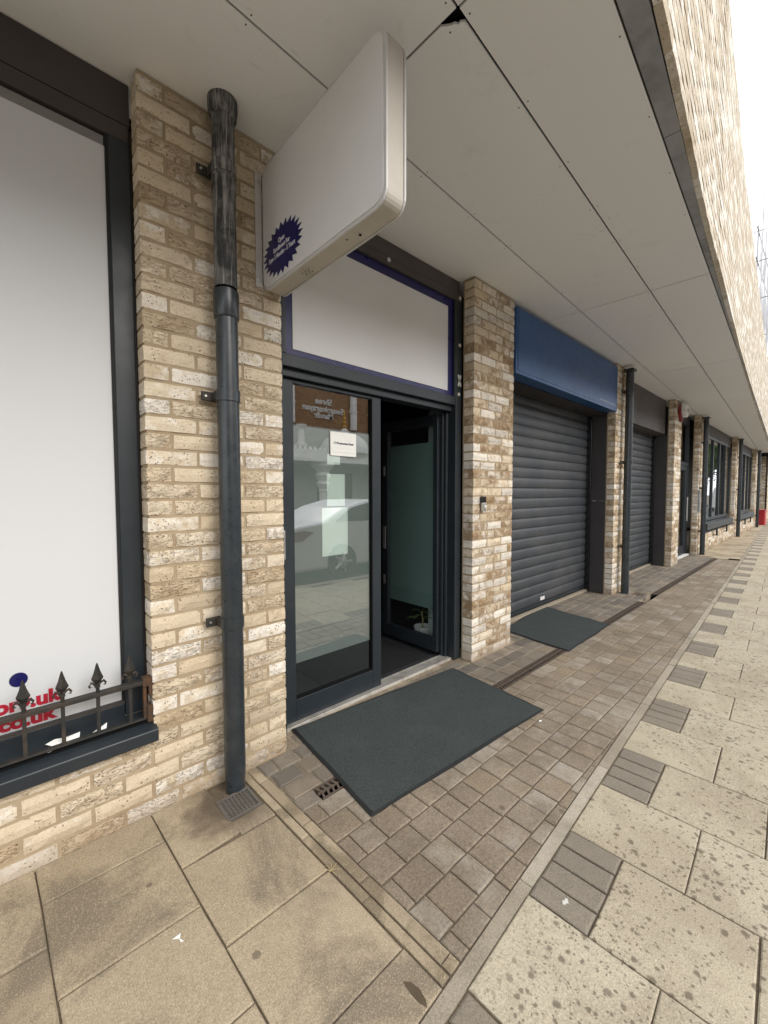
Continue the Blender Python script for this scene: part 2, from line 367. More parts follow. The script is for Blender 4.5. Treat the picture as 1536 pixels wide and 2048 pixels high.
# ------------------------------------------------------------------ geometry helpers
class MB:
    def __init__(s): s.v = []; s.f = []
    def poly(s, pts):
        b = len(s.v); s.v += [tuple(p) for p in pts]; s.f.append(tuple(range(b, b + len(pts)))); return s
    def box(s, x0, x1, y0, y1, z0, z1):
        b = len(s.v)
        s.v += [(x0, y0, z0), (x1, y0, z0), (x1, y1, z0), (x0, y1, z0), (x0, y0, z1), (x1, y0, z1), (x1, y1, z1), (x0, y1, z1)]
        s.f += [tuple(b + i for i in q) for q in ((0, 3, 2, 1), (4, 5, 6, 7), (0, 1, 5, 4), (1, 2, 6, 5), (2, 3, 7, 6), (3, 0, 4, 7))]; return s
    def prism(s, poly, a, b, axis='z', cap=True):
        """poly: 2-D points; extruded from a to b along axis (x: pts are (y,z); y: (x,z); z: (x,y))"""
        def mk(p, t): return (t, p[0], p[1]) if axis == 'x' else ((p[0], t, p[1]) if axis == 'y' else (p[0], p[1], t))
        k = len(poly); o = len(s.v)
        s.v += [mk(p, a) for p in poly] + [mk(p, b) for p in poly]
        for i in range(k):
            j = (i + 1) % k; s.f.append((o + i, o + j, o + k + j, o + k + i))
        if cap: s.f.append(tuple(o + i for i in reversed(range(k)))); s.f.append(tuple(o + k + i for i in range(k)))
        return s
    def lathe(s, prof, cx=0, cy=0, seg=24, cap=True):
        o = len(s.v)
        for r, z in prof:
            for i in range(seg):
                a = 2 * math.pi * i / seg; s.v.append((cx + r * math.cos(a), cy + r * math.sin(a), z))
        for q in range(len(prof) - 1):
            for i in range(seg):
                j = (i + 1) % seg; s.f.append((o + q * seg + i, o + q * seg + j, o + (q + 1) * seg + j, o + (q + 1) * seg + i))
        if cap:
            s.f.append(tuple(o + i for i in reversed(range(seg)))); t = o + (len(prof) - 1) * seg; s.f.append(tuple(t + i for i in range(seg)))
        return s
    def tube(s, pts, r, seg=8):
        pts = [Vector(p) for p in pts]; o = len(s.v)
        for k, p in enumerate(pts):
            d = (pts[min(k + 1, len(pts) - 1)] - pts[max(k - 1, 0)]).normalized()
            a = d.orthogonal().normalized() if abs(d.z) > .9 else d.cross(Vector((0, 0, 1))).normalized(); b = d.cross(a)
            rr = r[k] if isinstance(r, (list, tuple)) else r
            for i in range(seg):
                t = 2 * math.pi * i / seg; s.v.append(tuple(p + a * rr * math.cos(t) + b * rr * math.sin(t)))
        for k in range(len(pts) - 1):
            for i in range(seg):
                j = (i + 1) % seg; s.f.append((o + k * seg + i, o + k * seg + j, o + (k + 1) * seg + j, o + (k + 1) * seg + i))
        s.f.append(tuple(o + i for i in reversed(range(seg)))); t = o + (len(pts) - 1) * seg; s.f.append(tuple(t + i for i in range(seg)))
        return s
    def mesh(s, name, m, smooth=False):
        me = bpy.data.meshes.new(name); me.from_pydata(s.v, [], s.f)
        bm = bmesh.new(); bm.from_mesh(me); bmesh.ops.recalc_face_normals(bm, faces=bm.faces); bm.to_mesh(me); bm.free()
        me.materials.append(MATS[m])
        if smooth:
            for p in me.polygons: p.use_smooth = True
        return me
    def build(s, name, m, parent=None, smooth=False, bevel=0, **kw):
        return link(name, s.mesh(name, m, smooth), parent, bevel=bevel, **kw)
def sheet(x0, x1, y, z0, z1): return MB().poly([(x0, y, z0), (x1, y, z0), (x1, y, z1), (x0, y, z1)])
def link(name, data, parent=None, bevel=0, loc=None, rz=None, **props):
    o = bpy.data.objects.new(name, data); COL.objects.link(o)
    if parent: o.parent = parent
    if loc is not None: o.location = loc
    if rz is not None: o.rotation_euler = (0, 0, rz)
    if bevel:
        b = o.modifiers.new('b', 'BEVEL'); b.width = bevel; b.segments = 2; b.limit_method = 'ANGLE'; b.angle_limit = R(40)
    if o.type == 'MESH' and data.polygons and data.polygons[0].use_smooth:
        e = o.modifiers.new('e', 'EDGE_SPLIT'); e.split_angle = R(38)
    for k, v in props.items(): o[k] = v
    return o
def thing(name, label, cat, loc=(0, 0, 0), rz=0, group=None):
    o = bpy.data.objects.new(name, None); COL.objects.link(o); o.location = loc; o.rotation_euler = (0, 0, rz)
    o.empty_display_size = .1
    tag(o, label, cat, group); return o
def tag(o, label, cat, group=None):
    o['label'] = label; o['category'] = cat; o['kind'] = 'thing'
    if group: o['group'] = group
    return o
def struct_root(name, rz=0):
    o = bpy.data.objects.new(name, None); COL.objects.link(o); o.rotation_euler = (0, 0, rz); o['kind'] = 'structure'; return o
def text(name, body, size, m, parent, mtx, off=0.0, align='CENTER', ext=.0006, xs=1.0):
    c = bpy.data.curves.new(name, 'FONT'); c.body = body; c.size = size; c.align_x = align; c.align_y = 'CENTER'; c.extrude = ext; c.offset = off
    c.materials.append(MATS[m])
    tmp = bpy.data.objects.new('tmp', c); COL.objects.link(tmp); bpy.context.view_layer.update()
    me = bpy.data.meshes.new_from_object(tmp.evaluated_get(bpy.context.evaluated_depsgraph_get()))
    bpy.data.objects.remove(tmp); bpy.data.curves.remove(c); me.name = name
    if not me.materials: me.materials.append(MATS[m])
    o = bpy.data.objects.new(name, me); COL.objects.link(o); o.parent = parent
    o.matrix_local = mtx @ Matrix.Diagonal((xs, 1, 1, 1)); return o
def face_mtx(origin, right, up):
    r = Vector(right).normalized(); u = Vector(up).normalized(); n = r.cross(u)
    m = Matrix((r, u, n)).transposed().to_4x4(); m.translation = Vector(origin); return m

plain('mortar_dark', (.10, .078, .055), .95, 0, .2, .3, 20)
# ---- bricks
def brick_mesh(L, D, Hh, seed, m, rough=.0027):
    rnd = random.Random(seed); nx = 5 if L > .15 else 3; nz = 2; b = MB()
    def j(a): return rnd.uniform(-a, a)
    g = []
    for k in range(nz + 1):
        row = []
        for i in range(nx + 1):
            edge = i in (0, nx) or k in (0, nz)
            x = L * i / nx + (j(rough * .7) if edge else j(.004)); z = Hh * k / nz + j(rough * .9)
            y = j(rough) + (.0032 + abs(j(rough)) if edge else 0)
            if i in (0, nx) and k in (0, nz): y += abs(j(.003)); 
            row.append(len(b.v)); b.v.append((min(max(x, 0), L), y, min(max(z, 0), Hh)))
        g.append(row)
    for k in range(nz):
        for i in range(nx): b.f.append((g[k][i], g[k][i + 1], g[k + 1][i + 1], g[k + 1][i]))
    def back(i): x, y, z = b.v[i]; b.v.append((x, D, z)); return len(b.v) - 1
    loop = g[0] + [g[k][nx] for k in range(1, nz + 1)] + g[nz][-2::-1] + [g[k][0] for k in range(nz - 1, 0, -1)]
    bk = [back(i) for i in loop]
    for a in range(len(loop)):
        c = (a + 1) % len(loop); b.f.append((loop[a], bk[a], bk[c], loop[c]))
    return b
BR = {}
def brick_var(L, m, n=9):
    k = (round(L, 3), m)
    if k not in BR: BR[k] = [brick_mesh(L - .003, .1025, .0625, hash(k) % 999 + i * 13 if False else int(L * 1e4) + i * 17, m).mesh('brick', m) for i in range(n)]
    return random.choice(BR[k])
def course_spans(x0, x1, k, phase):
    """stretcher bond: joints every .225, odd courses shifted by half; returns the (start, end) of each brick in x0..x1"""
    sh = phase + (.1125 if k % 2 == 0 else 0)
    n0 = math.floor((x0 - sh) / .225) - 1; out = []
    for n in range(n0, n0 + int((x1 - x0) / .225) + 4):
        a = max(x0, sh + n * .225); b = min(x1, sh + n * .225 + .215)
        if b - a > .03: out.append((a, b))
    return out
def brick_courses(root, x0, x1, k0, k1, m, phase=None, y=0.0, zmax=None):
    phase = x0 if phase is None else phase
    for k in range(k0, k1):
        z = .003 + .075 * k
        for a, b in course_spans(x0, x1, k, phase):
            L = b - a; use = .215 if L > .19 else (.1025 if abs(L - .1025) < .012 else round(L, 3))
            o = link('brick', brick_var(use, m), root, loc=(a, y + random.uniform(-.0012, .0012), z))
            o.scale = (L / use, 1, 1)
def joined_bricks(root, x0, x1, k0, k1, m, phase, y=0.0):
    b = MB()
    for k in range(k0, k1):
        z = .003 + .075 * k
        for a, c in course_spans(x0, x1, k, phase):
            dy = random.uniform(-.002, .002); b.box(a, c, y + dy, y + .1, z, z + .065)
    return b.build('brickwork', m, root, kind='stuff')

# ------------------------------------------------------------------ paving
def clip(poly, a, b, c):
    """keep the part of a polygon where a*x + b*y <= c"""
    out = []
    for i in range(len(poly)):
        p, q = poly[i], poly[(i + 1) % len(poly)]; dp = a * p[0] + b * p[1] - c; dq = a * q[0] + b * q[1] - c
        if dp <= 0: out.append(p)
        if (dp < 0 < dq) or (dq < 0 < dp):
            t = dp / (dp - dq); out.append((p[0] + t * (q[0] - p[0]), p[1] + t * (q[1] - p[1])))
    return out
def area(p): return abs(sum(p[i][0] * p[(i + 1) % len(p)][1] - p[(i + 1) % len(p)][0] * p[i][1] for i in range(len(p)))) / 2
def slab_into(b, poly, thick=.05, ch=.004, zt=0.0, wob=.0, mid=False):
    k = len(poly); cx = sum(p[0] for p in poly) / k; cy = sum(p[1] for p in poly) / k
    poly = sorted(poly, key=lambda p: math.atan2(p[1] - cy, p[0] - cx))
    if wob and mid:
        q = []
        for i in range(k):
            p, r = poly[i], poly[(i + 1) % k]; q.append((p[0] + random.uniform(-wob, wob), p[1] + random.uniform(-wob, wob)))
            q.append(((p[0] + r[0]) / 2 + random.uniform(-wob, wob), (p[1] + r[1]) / 2 + random.uniform(-wob, wob)))
        poly = q; k = len(poly)
    rad = max(.02, math.sqrt(area(poly)) / 2)
    ti, tj = random.uniform(-.004, .004), random.uniform(-.004, .004)
    def zz(x, y): return zt + (x - cx) * ti + (y - cy) * tj
    o = len(b.v); s = 1 - ch / rad * 1.2
    for x, y in poly:
        X, Y = cx + (x - cx) * s, cy + (y - cy) * s; b.v.append((X, Y, zz(X, Y)))
    for x, y in poly: b.v.append((x, y, zz(x, y) - ch * .8))
    for x, y in poly: b.v.append((x, y, -thick))
    b.f.append(tuple(o + i for i in range(k)))
    for l in range(2):
        for i in range(k):
            j = (i + 1) % k; b.f.append((o + l * k + i, o + (l + 1) * k + i, o + (l + 1) * k + j, o + l * k + j))
class Paving:
    """collects pieces; the nearest ones become objects, the rest one joined part"""
    def __init__(s, root, name, m, limit): s.root = root; s.name = name; s.m = m; s.limit = limit; s.items = []
    def add(s, poly, **kw):
        if len(poly) > 2 and area(poly) > .0004: s.items.append((poly, kw))
    def finish(s, key, bed_name):
        s.items.sort(key=lambda t: key(sum(p[0] for p in t[0]) / len(t[0]), sum(p[1] for p in t[0]) / len(t[0])))
        far = MB(); n = 0
        for i, (poly, kw) in enumerate(s.items):
            if i < s.limit:
                b = MB(); slab_into(b, poly, zt=random.uniform(-.0015, .0012), **kw); b.build(s.name, s.m, s.root)
            else: slab_into(far, poly, zt=random.uniform(-.001, .001), **kw); n += 1
        if n: far.build(bed_name, s.m + '_far', s.root, kind='stuff')
near = lambda x, y: x * x + (y + 2) ** 2 if x > -.2 else 1e3 + x * x
KL, KR = -1.342, -1.392                  # edging strip, across the street direction
def s2w(x, y): return (x * CS - y * SN, x * SN + y * CS)
def rect(x0, x1, y0, y1, g=.0): return [(x0 + g, y0 + g), (x1 - g, y0 + g), (x1 - g, y1 - g), (x0 + g, y1 - g)]

g = MB(); g.poly([(-120, -220, -.26), (320, -220, -.26), (320, 140, -.26), (-120, 140, -.26)]); g.build('ground', 'earth', kind='structure')
# road beyond the pavement
rd = MB().box(-60, 160, -9.6, -3.26, -.25, -.12); rd.build('road', 'asphalt', rz=SK, kind='structure')
# outer pavement with rain spotted flags and dark paver strips (street frame)
pav = struct_root('outer_pavement', SK)
MB().box(-8, 60, -3.10, KR + .02, -.2, -.010).build('bedding', 'joint_sand', pav)
fl = Paving(pav, 'flagstone', 'flag_rain', 150); sp = Paving(pav, 'striped_paver', 'stripe_paver', 150)
PER = .7945
for n in range(-6, 62):
    x0 = 1.2755 + n * PER; x1 = x0 + .3975; x2 = x0 + PER
    for i in range(4):
        sp.add(rect(x0 + i * .0994, x0 + (i + 1) * .0994, -1.5965, KR, .0042), ch=.004, wob=.0018, mid=True)
    y = -1.5965
    while y > -3.0:
        fl.add(rect(x0, x1, max(-3.1, y - .4015), y, .0026), ch=.0035, wob=.0013, mid=True); y -= .4015
    y = KR
    while y > -3.0:
        fl.add(rect(x1, x2, max(-3.1, y - .4035), y, .0026), ch=.0035, wob=.0013, mid=True); y -= .4035
fl.finish(near, 'far_flagstones'); sp.finish(near, 'far_striped_pavers')
kb = struct_root('kerb', SK)
for n in range(-9, 60):
    b = MB(); b.box(n * .915 + .004, n * .915 + .911, -3.25, -3.105, -.2, .004); b.build('kerb_stone', 'edging', kb, bevel=.01)
# flush edging strip
ed = struct_root('edging_strip', SK); MB().box(-8, 60, KR - .003, KL + .003, -.2, -.011).build('bedding', 'joint_sand', ed)
eg = Paving(ed, 'edging_stone', 'edging', 60)
for n in range(-8, 62): eg.add(rect(1.31 + n * .9, 2.21 + n * .9, KR, KL, .0022), ch=.003)
eg.finish(near, 'far_edging_stones')
# stained flags left of the border (street frame)
lp = struct_root('window_pavement', SK)
WB = lambda x: -x * math.tan(SK) + .06   # facade line seen in the street frame
b = MB(); b.v += [(-8, KL, -.2), (.832, KL, -.2), (.832, .1, -.2), (-8, .6, -.2), (-8, KL, -.0085), (.832, KL, -.0085), (.832, .1, -.0085), (-8, .6, -.0085)]
b.f += [(0, 3, 2, 1), (4, 5, 6, 7), (0, 1, 5, 4), (1, 2, 6, 5), (2, 3, 7, 6), (3, 0, 4, 7)]; b.build('bedding', 'joint_sand', lp)
lf = Paving(lp, 'flagstone', 'flag_stained', 80)
def colflags(x0, x1, ys):
    for a, c in zip(ys, ys[1:]):
        p = [(x0, a - x0 * math.tan(SK)), (x1, a - x1 * math.tan(SK)), (x1, c - x1 * math.tan(SK)), (x0, c - x0 * math.tan(SK))]
        p = clip(p, 0, -1, -KL)
        k = len(p)
        if k > 2:
            cx = sum(q[0] for q in p) / k; cy = sum(q[1] for q in p) / k
            lf.add([(q[0] + (.003 if q[0] < cx else -.003), q[1] + (.003 if q[1] < cy else -.003)) for q in p], ch=.004, wob=.0015, mid=True)
YA = [.06, -.376, -.760, -1.148, -1.6]; YB = [.06, -.188, -.568, -.958, -1.345, -1.6]
GX0, GX1, GY0, GY1 = .672, .829, -.272, -.118   # gully grate under the downpipe
for n in range(-16, 1):
    x1 = .829 + n * .3985; x0 = x1 - .3985
    if n == 0:      # first flag is cut round the gully
        ya = [(.4305, .06), (GX0 - .004, .06), (GX0 - .004, GY0 - .004), (.8275, GY0 - .004), (.8275, -.376), (.4305, -.376)]
        sq = [(x, y - x * math.tan(SK)) for x, y in ya]
        b = MB()
        b2 = [(sq[0], sq[1], (sq[1][0], sq[5][1] + .02), sq[5])]
        # two pieces meeting on a line: left part and lower right part read as one cut flag
        lf.add([(x, y + (.003 if y < -.2 else 0)) for x, y in ((.4335, .03), (GX0 - .003, .02), (GX0 - .003, -.392 + .003), (.4335, -.392))], ch=.002)
        lf.add([(GX0 - .0028, GY0 - .045), (.826, GY0 - .045), (.826, -.412 + .003), (GX0 - .0028, -.404 + .003)], ch=.002)
        colflags(x0, x1, YA[1:])
    else: colflags(x0, x1, YB if n % 2 else YA)
lf.finish(near, 'far_flagstones')
# border of two narrow courses
bo = struct_root('border_strip', SK); MB().box(.829, .926, KL, .02, -.2, -.009).build('bedding', 'joint_sand', bo)
bs = Paving(bo, 'border_stone', 'border_stone', 60)
for x0, x1, off in ((.832, .869, -.245), (.873, .922, -.185)):
    y = off + .38
    while y > KL:
        bs.add(rect(x0, x1, max(KL + .004, y - .374), min(y, -.055), .0016) if min(y, -.055) - max(KL + .004, y - .374) > .03 else [], ch=.003, wob=.001, mid=True); y -= .374
bs.finish(near, 'far_border_stones')
# brown block paving (facade frame), cut by the edging line
bp = struct_root('block_paving'); fk = lambda x: KL / CS + x * math.tan(SK)
def xl(y): return (.926 - (-y * SN)) / CS if False else .926 / CS - (-y) * 0 + y * -SN   # border's right edge
b = MB(); b.prism([(.9, -1.40), (12, -.80), (12, -.4455), (.9, -.4455)], -.2, -.008, 'z'); b.build('bedding', 'joint_sand', bp)
pv = Paving(bp, 'paver', 'block_paver', 296)
lines = [-.444, -.549, -.681, -.813, -.945, -1.077, -1.210]
lim = lambda poly: clip(clip(poly, SN, -CS, -KL - .0045), -CS, -SN, -.926)
for r_ in range(6):
    yb, yt = lines[r_ + 1], lines[r_]
    x = .88 + (.07 if r_ % 2 else 0); pitch = .1405
    while x < 11.42:
        L = pitch * random.choice((.82, 1, 1, 1, 1.12)); p = lim(rect(x, x + L, yb, yt, .0028))
        if x + L < 11.46: pv.add(p, ch=.0045, wob=.0012, mid=len(p) == 4)
        x += L
x = .9
while x < 2.8:                                     # half blocks along the edging
    L = .135; p = lim(rect(x, x + L, -1.40, -1.210, .0028)); pv.add(p, ch=.0045); x += L
pv.finish(near, 'far_pavers')
# grey setts between wall and drain
gs = struct_root('sett_paving'); b = MB(); b.box(.86, 11.5, -.349, .53, -.2, -.007); b.build('bedding', 'joint_pale', gs)
st = Paving(gs, 'sett', 'grey_sett', 240)
gl = [-.351, -.236, -.118, 0.0, .12, .165]
OPEN = [(1.118, 2.885, .165), (3.52, 6.25, .34), (6.9, 9.47, .34), (9.99, 11.72, .20)]
for r_ in range(9):
    yb = -.351 + r_ * .117; yt = yb + .117; x = .86 + random.uniform(0, .1)
    while x < 11.5:
        L = random.uniform(.12, .235); ok = yt < .004 or any(a < x and x + L < c and yt < d + .02 for a, c, d in OPEN)
        if ok: st.add(clip(rect(x, x + L, yb, min(yt, .004) if yt < .02 else yt, .0035), -CS, -SN, -.926), ch=.006, wob=.004, mid=True)
        x += L
MB().box(.92, 1.053, -.444, -.35, -.2, -.007).build('bedding', 'joint_pale', gs); st.add(clip(rect(.90, 1.052, -.441, -.355), -CS, -SN, -.927), ch=.006, wob=.003, mid=True)
st.finish(near, 'far_setts')
# pale flags in front of the far windows
fp = struct_root('far_pavement'); b = MB(); b.prism([(11.46, -.9), (50, .95), (50, 1.2), (22, .1), (11.46, .05)], -.2, -.008, 'z'); b.build('bedding', 'joint_sand', fp)
ff = Paving(fp, 'flagstone', 'flag_stained', 40)
for r_ in range(7):
    for n in range(0, 70):
        x0 = 11.47 + n * .45 + (.2 if r_ % 2 else 0)
        p = clip(rect(x0, x0 + .445, -1.2 + r_ * .3, -.9 + r_ * .3 - .004), SN, -CS, -KL - .004); p = clip(p, 0, 1, .0) if x0 < 23 else p
        ff.add(p, ch=.003)
ff.finish(near, 'far_flagstones')

# ------------------------------------------------------------------ brick piers
def pier(x0, x1, m, label, ret=.118, individual=True, depth=.117, top=43, bottom=0):
    t = thing('brick_pier', label, 'brick pier', (x0, 0, 0), group='brick piers along the shopfronts')
    L = x1 - x0
    MB().box(.006, L - .006, .0075, depth, -.15, H - .004).build('mortar_core', 'mortar', t)
    if individual: brick_courses(t, 0, L, bottom, top, m)
    else: joined_bricks(t, 0, L, 0, top, 'brick_far', 0)
    # second leaf of the return, deeper than one brick
    return t
p1 = pier(.452, 1.117, 'brick_smooth', 'cream brick pier with the chalky downpipe, low wall under the barred window', bottom=5)
# low wall under the barred window belongs to the same brickwork
MB().box(-1.6, .004, .0075, .3, -.15, .36).build('mortar_core', 'mortar', p1)
brick_courses(p1, -1.6, .665, 0, 5, 'brick_smooth', phase=.0)
pier(2.885, 3.522, 'brick_mottled', 'mottled brown and white brick pier carrying the video doorbell')
pier(6.250, 6.900, 'brick_mottled', 'brick pier between the two roller shutters, behind the second downpipe')
pier(9.475, 9.990, 'brick_mottled', 'narrow brick pier under the red and white alarm box', individual=False)
pier(11.735, 12.36, 'brick_mottled', 'brick pier between the far glazed door and the first far window', individual=False)
pier(17.30, 17.95, 'brick_mottled', 'brick pier between the two far barred windows', individual=False)
pier(22.70, 23.3, 'brick_mottled', 'last slim brick pier before the projecting end wall', individual=False)
ew = thing('brick_wall', 'brick end wall jutting out at the far end of the row', 'brick wall', (27.5, 0, 0))
MB().box(0, 6, -.02, 6, -.15, H - .004).build('mortar_core', 'mortar', ew)
b = MB()
for k in range(43):
    z = .003 + k * .075
    for a, c in course_spans(0, 2.2, k, 0): b.box(a, c, -.03, .05, z, z + .065)
    for a, c in course_spans(0, 2.2, k, .05): b.box(-.012, .05, a + .05, c + .05, z, z + .065)
b.build('brickwork', 'brick_far', ew, kind='stuff')

# ------------------------------------------------------------------ downpipes
PIPE_SHARED = {}
def downpipe(x, label, weather=False, y=-.085, r=.05, zs=(2.93, 1.905, .83)):
    t = thing('downpipe', label, 'downpipe', (x, y, 0), group='downpipes on the brick piers')
    if weather:
        MB().lathe([(r, 2.40), (r, 3.19)], seg=28, cap=False).build('upper_pipe', 'pipe_weathered', t, True, label='old pipe length streaked with chalky white')
        MB().lathe([(r * .96, 2.385), (r * 1.13, 2.385), (r * 1.15, 2.375), (r * 1.15, 2.27), (r * 1.09, 2.262), (r, 2.26)], seg=28, cap=False).build('coupling', 'pipe_paint', t, True)
        MB().lathe([(r * 1.02, 3.155), (r * 1.18, 3.16), (r * 1.26, 3.185), (r * 1.30, 3.20), (r * 1.30, 3.236)], seg=28).build('collar', 'pipe_weathered', t, True)
        MB().lathe([(r * .84, -.12), (r * .90, .02), (r * .97, .07), (r, .11), (r, 2.39)], seg=28, cap=True).build('lower_pipe', 'pipe_paint', t, True)
        MB().lathe([(r * 1.02, 2.83), (r * 1.09, 2.84), (r * 1.09, 2.885), (r * 1.02, 2.89)], seg=28, cap=False).build('joint_ring', 'pipe_weathered', t, True)
    else:
        MB().lathe([(r, -.05), (r, 3.15)], seg=20).build('pipe_length', 'pipe_paint', t, True)
        MB().box(-r * 1.5, r * 1.35, -r * 1.3, r * 1.3, 3.15, 3.185).build('collar', 'pipe_paint', t, bevel=.006)
    for z in zs:
        c = MB().lathe([(r * 1.0, z - .026), (r * 1.11, z - .026), (r * 1.11, z + .026), (r * 1.0, z + .026)], seg=24, cap=False).build('clip', 'pipe_weathered' if weather and z > 2.5 else 'pipe_paint', t, True)
        l = MB().box(-r - .052, -r * .7, .055, .068, z - .022, z + .022); l.box(-r * 1.15, -r * .7, 0, .06, z - .02, z + .02); l.build('lug', 'dark_metal', c, bevel=.004)
        MB().lathe([(.006, -.002), (.006, .004)], seg=8).build('screw', 'steel', c, loc=(-r - .034, .053, z)).rotation_euler = (R(90), 0, 0)
    return t
downpipe(.782, 'weathered downpipe standing in the grated gully beside the entrance', True)
downpipe(6.505, 'plain dark downpipe between the two roller shutters', zs=(2.87, 1.88, .68))
downpipe(11.90, 'dark downpipe just right of the far glazed door', zs=(2.6, 1.55, .55))
downpipe(17.55, 'thin looking dark downpipe between the two far windows', zs=(2.6, 1.55, .55))
downpipe(22.95, 'farthest dark downpipe, in front of the last slim pier', zs=(2.6, 1.5, .5))

# gully grate
gg = thing('gully_grate', 'small square grey gully grate under the weathered downpipe', 'drain grate', (.750, -.197, 0))
b = MB(); hw = .079; hd = .076
for q in ((-hw, hw, -hd, -hd + .012), (-hw, hw, hd - .012, hd), (-hw, -hw + .012, -hd + .012, hd - .012), (hw - .012, hw, -hd + .012, hd - .012)): b.box(*q, -.03, .004)
b.build('frame', 'grate_grey', gg)
b = MB()
for i in range(1, 8): b.box(-hw + .012 + i * (2 * hw - .024) / 8 - .0024, -hw + .012 + i * (2 * hw - .024) / 8 + .0024, -hd + .012, hd - .012, -.016, .001)
for i in range(1, 8): b.box(-hw + .012, hw - .012, -hd + .012 + i * (2 * hd - .024) / 8 - .0024, -hd + .012 + i * (2 * hd - .024) / 8 + .0024, -.016, .0004)
b.build('lattice', 'grate_grey', gg, kind='stuff'); MB().box(-hw + .004, hw - .004, -hd + .004, hd - .004, -.19, -.035).build('sump', 'black_gap', gg)

# linear drains
def drain(x0, x1, label):
    t = thing('channel_drain', label, 'channel drain', (x0, -.3975, 0), group='channel drains in front of the shops')
    L = x1 - x0; n = max(1, round(L / .5)); l = L / n
    for i in range(n):
        a = i * l
        MB().box(a + .001, a + l - .001, -.042, .042, -.15, -.045).build('channel', 'black_gap', t)
        b = MB()
        b.box(a + .002, a + l - .002, -.0445, -.0395, -.04, .001); b.box(a + .002, a + l - .002, .0395, .0445, -.04, .001); b.box(a + .002, a + l - .002, -.0025, .0025, -.012, .0005)
        m = int(l / .029)
        for k in range(m):
            c = a + .008 + k * (l - .012) / m
            for s_, y0, y1 in ((1, -.0395, -.0025), (-1, .0025, .0395)):
                ya, yb = (y0, y1); d = .011 * s_
                b.prism([(c - (d if s_ < 0 else 0), ya), (c + .0105 - (d if s_ < 0 else 0), ya), (c + .0105 + (d if s_ > 0 else 0), yb), (c + (d if s_ > 0 else 0), yb)], -.009, -.001, 'z')
        b.build('grating', 'cast_iron', t, kind='stuff')
drain(1.055, 6.17, 'rusty slotted channel drain running under both doormats')
drain(6.74, 11.36, 'rusty slotted channel drain beyond the second downpipe')
g2 = thing('gully_cover', 'small dark gully cover at the foot of the second downpipe', 'drain cover', (6.60, -.245, 0))
b = MB(); b.box(-.09, .09, -.07, -.055, -.03, .003); b.box(-.09, .09, .055, .07, -.03, .003)
for i in range(9): b.box(-.09 + i * .0215, -.08 + i * .0215, -.055, .055, -.03, .001)
b.build('bars', 'cast_iron', g2); MB().box(-.088, .088, -.068, .068, -.1, -.035).build('sump', 'black_gap', g2)

# ------------------------------------------------------------------ canopy
cp = thing('canopy', 'deep canopy over the pavement with pale boards below and brick face', 'canopy', (0, 0, 0), SK)
SY = [-1.513, -1.093, -.509]
def panel(x0, x1, y0, y1, z=H, chip=None):
    g = .0048; p = [(x0 + g, y0 + g), (x1 - g, y0 + g), (x1 - g, y1 - g), (x0 + g, y1 - g)]
    if chip: p = p[1:] + [(x0 + g, y0 + .082), (x0 + .014, y0 + .070), (x0 + .028, y0 + .052), (x0 + .035, y0 + .036), (x0 + .046, y0 + .030), (x0 + .045, y0 + .018), (x0 + .056, y0 + g)]
    o = MB().prism(p, z, z + .009, 'z').build('soffit_panel', 'soffit_board', cp)
    s = MB(); n = 7
    for k in range(n):
        x = x0 + .045 + (x1 - x0 - .09) * k / (n - 1)
        for y in (y0 + .022, y1 - .022):
            if chip and x < x0 + .1 and y < y0 + .1: y += .045
            s.lathe([(.0034, z - .0012), (.0034, z)], x, y, 8)
    s.build('screws', 'dark_metal', o, kind='stuff')
xs = [1.232 + 2.975 * n for n in range(-2, 9)]
for i in range(len(xs) - 1):
    for j in range(2): panel(xs[i], xs[i + 1], SY[j], SY[j + 1], chip=(j == 1 and i == 2))
    # inner row reaches back to the facade, which is not parallel to the street
    x0, x1 = xs[i], xs[i + 1]; g_ = .0042
    bk = lambda x: .30 - x * math.tan(SK)
    p = [(x0 + g_, SY[2] + g_), (x1 - g_, SY[2] + g_), (x1 - g_, bk(x1)), (x0 + g_, bk(x0))]
    if bk(x1) > SY[2] + .05:
        o = MB().prism(p, H, H + .009, 'z').build('soffit_panel', 'soffit_board', cp)
        s = MB()
        for k in range(7):
            s.lathe([(.0034, H - .0012), (.0034, H)], x0 + .045 + (x1 - x0 - .09) * k / 6, SY[2] + .022, 8)
        s.build('screws', 'dark_metal', o, kind='stuff')
MB().box(-6, 29, -1.50, .6, H + .03, H + .06).build('void_lining', 'black_gap', cp)
# grey steel angle under the brick face, in lengths
FX = [(-6, -1.74), (1.7, -1.642), (3.4, -1.592), (4.7, -1.574), (6.8, -1.545), (13.6, -1.512), (40, -1.50)]
def face(x):
    for (a, ya), (b_, yb) in zip(FX, FX[1:]):
        if x <= b_: return ya + (yb - ya) * (x - a) / (b_ - a)
    return FX[-1][1]
x = .065 - 1.18 * 4
while x < 28:
    a, c = x + .003, x + 1.177
    MB().prism([(a, min(face(a) + .036, -1.53)), (c, min(face(c) + .036, -1.53)), (c, -1.517), (a, -1.517)], H - .004, H + .02, 'z').build('steel_angle', 'galvanised', cp)
    x += 1.18
